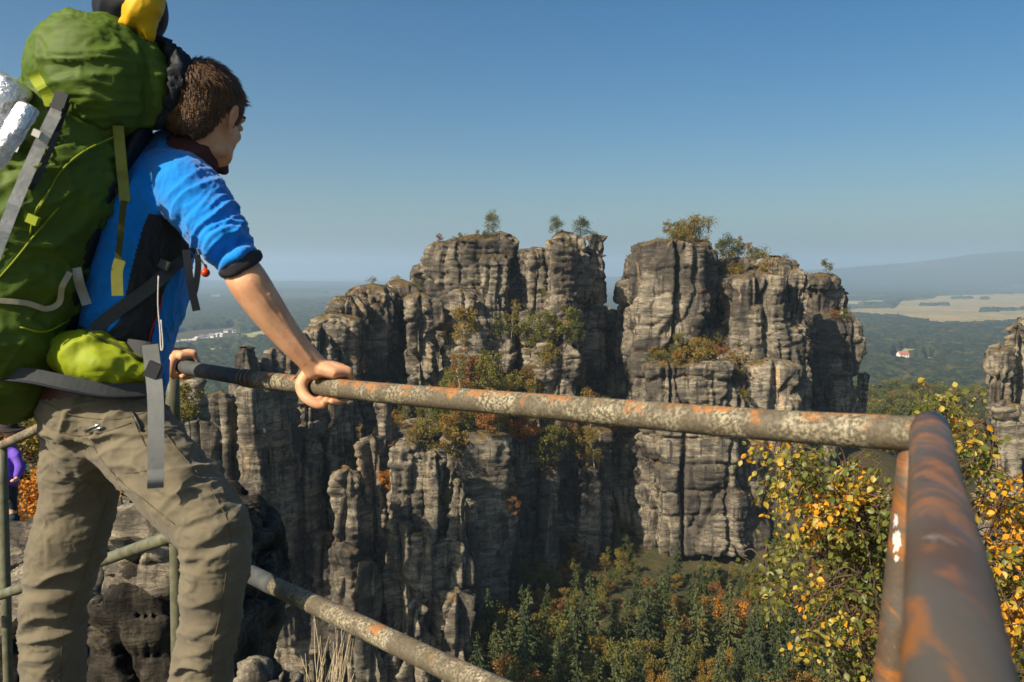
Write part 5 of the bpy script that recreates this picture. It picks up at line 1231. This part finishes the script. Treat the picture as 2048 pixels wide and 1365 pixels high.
# silver mats and the jacket strapped to the pack
mb = MB(); loft_px(mb, [(20, 166, 1.52, 45, .050), (-22, 236, 1.52, 47, .052), (-80, 330, 1.53, 47, .052)], 36, 8, cap_len=.25)
V, F, mi = mb.arrays(); V, F, N = remesh(V, F, .005, 1); V = crumple(V, N, .006, 26, 3); V = V + N * (.005 * fbm(V[:, 0] * 40, V[:, 1] * 40, V[:, 2] * 40, 4, 3, .6))[:, None]; bm0 = V.mean(0)
tag(link("sleeping_mat", mesh_np("sleeping_mat", V - bm0, F, [M_FOIL]), loc=bm0), "large silver foil mat roll strapped to the pack at the left edge", "camping mat")
mb = MB(); loft_px(mb, [(56, 216, 1.46, 21, .028), (28, 262, 1.45, 22, .028), (-20, 330, 1.45, 22, .028)], 28, 8, cap_len=.3)
V, F, mi = mb.arrays(); V, F, N = remesh(V, F, .005, 1); V = V + N * (.004 * fbm(V[:, 0] * 50, V[:, 1] * 50, V[:, 2] * 50, 4, 6, .6))[:, None]; bm0 = V.mean(0)
tag(link("sleeping_mat", mesh_np("sleeping_mat", V - bm0, F, [M_FOIL]), loc=bm0), "smaller silver roll under the big foil mat at the left edge", "camping mat")
jk = thing("rain_jacket", tuple(P(262, 60, 1.66)), "rolled black and yellow rain jacket on top of the backpack", "jacket")
mb = MB(); loft_px(mb, [(262, 62, 1.68, 58, .06), (262, 30, 1.68, 70, .08), (258, -10, 1.68, 66, .08), (250, -60, 1.68, 50, .06)], 28, 5)
cloth("black_roll", mb, M_NAVY, jk, .005, [(P(240, 20, 1.6), .09, dpx(1, .5), .012, 26, 5, 2)])
M_YEL = fabric("yellow_cloth", (.62, .38, .006), (.50, .29, .005), .6, 500, .3)
mb = MB(); loft_px(mb, [(300, 78, 1.61, 8, .02), (292, 52, 1.61, 24, .04), (284, 28, 1.605, 36, .05), (296, -4, 1.61, 30, .05), (300, -40, 1.63, 22, .04)], 24, 5)
loft_px(mb, [(242, 46, 1.60, 6, .015), (262, 40, 1.60, 16, .03), (285, 30, 1.60, 24, .03)], 20, 5)
cloth("yellow_flap", mb, M_YEL, jk, .0045, [(P(285, 30, 1.57), .06, dpx(.8, .6), .010, 30, 5, 2)], cr=(.010, 22, 5))

# ---- the second visitor, half cut off by the left edge
VX = 9
_P = P
def P(x, y, d): return _P(x + (VX if d > 9 else 0), y, d)
v2 = thing("person", tuple(P(10, 1108, 10.0)), "visitor in a purple jacket and dark hat at the left edge behind the stair rail", "person")
M_PURP = fabric("purple_jacket", (.13, .07, .42), (.10, .05, .34), .8, 60, .3); M_DKT = fabric("dark_trousers", (.02, .035, .04), None, .9, 60, .3); M_HAT = plain("dark_felt", (.03, .022, .02), .9)
b = MB()
loft_px(b, [(6, 1000, 10, 16, .12), (6, 950, 10, 17, .12), (6, 910, 10, 18, .11), (8, 888, 10, 8, .06), (9, 872, 10, 9, .07), (9, 860, 10, 10, .09), (8, 850, 10, 7, .06)], 18, 4)
for dx, yy in ((-6, 1102), (14, 1106)): loft_px(b, [(4 + dx * .4, 990, 10, 10, .09), (6 + dx, 1050, 10, 7.5, .07), (8 + dx, yy, 10, 5, .05)], 14, 4); b.ball(P(10 + dx, yy, 9.95), (.05, .13, .05), n=12)
loft_px(b, [(20, 908, 9.95, 7, .05), (29, 935, 9.9, 6, .045), (24, 958, 9.8, 4.5, .04), (16, 962, 9.72, 3.5, .035)], 12, 4); loft_px(b, [(-8, 908, 9.95, 7, .05), (-16, 935, 9.9, 6, .045), (-8, 962, 9.8, 4.5, .04)], 12, 4)
V, F, mi = b.arrays(); V, F, N = remesh(V, F, .015, 2); link("body", mesh_np("body", V - np.array(v2.location), F, [M_SKIN]), v2)
b = MB(); loft_px(b, [(6, 962, 10, 20, .15), (6, 930, 10, 20, .145), (7, 902, 10, 20, .13), (8, 888, 10, 11, .08)], 20, 5)
loft_px(b, [(20, 905, 9.95, 10, .07), (31, 932, 9.9, 9, .065), (26, 952, 9.82, 7, .055)], 14, 4); loft_px(b, [(-8, 905, 9.95, 10, .07), (-18, 935, 9.9, 9, .065), (-10, 958, 9.82, 7, .055)], 14, 4)
cloth("jacket", b, M_PURP, v2, .014, [(P(10, 930, 9.8), .4, dpx(.3, 1), .02, 7, 2, 2)])
b = MB(); loft_px(b, [(5, 955, 10, 17, .14), (5, 985, 10, 19, .14), (5, 1005, 10, 16, .12)], 20, 4)
for dx, yy in ((-6, 1094), (14, 1098)): loft_px(b, [(4 + dx * .5, 990, 10, 12, .10), (6 + dx, 1050, 10, 9.5, .085), (8 + dx, yy, 10, 8, .07)], 14, 4)
cloth("trousers", b, M_DKT, v2, .014, [(P(10, 1050, 9.8), .5, dpx(.2, 1), .02, 8, 2, 2)])
b = MB(); b.ball(P(9, 853, 10), (.10, .11, .085), n=18); b.ball(P(9, 860, 10), (.19, .20, .022), n=20); cloth("hat", b, M_HAT, v2, .012, [])

P = _P
HAZE = 0.00015
# ------------------------------------------------------------------ haze
hz = bpy.data.materials.new("haze_air"); hz.use_nodes = True; t = hz.node_tree; t.nodes.clear()
o_ = t.nodes.new('ShaderNodeOutputMaterial'); v_ = t.nodes.new('ShaderNodeVolumePrincipled')
v_.inputs['Color'].default_value = (0.58, 0.80, 1.0, 1); v_.inputs['Density'].default_value = HAZE; v_.inputs['Anisotropy'].default_value = 0.2
t.links.new(v_.outputs[0], o_.inputs['Volume'])
mb = MB(); mb.box((0, 0, (-230 + 330) / 2), (44000, 44000, 560)); tag(mb.build("haze", hz, smooth=False), "pale blue haze over the valley", "haze", kind='stuff')
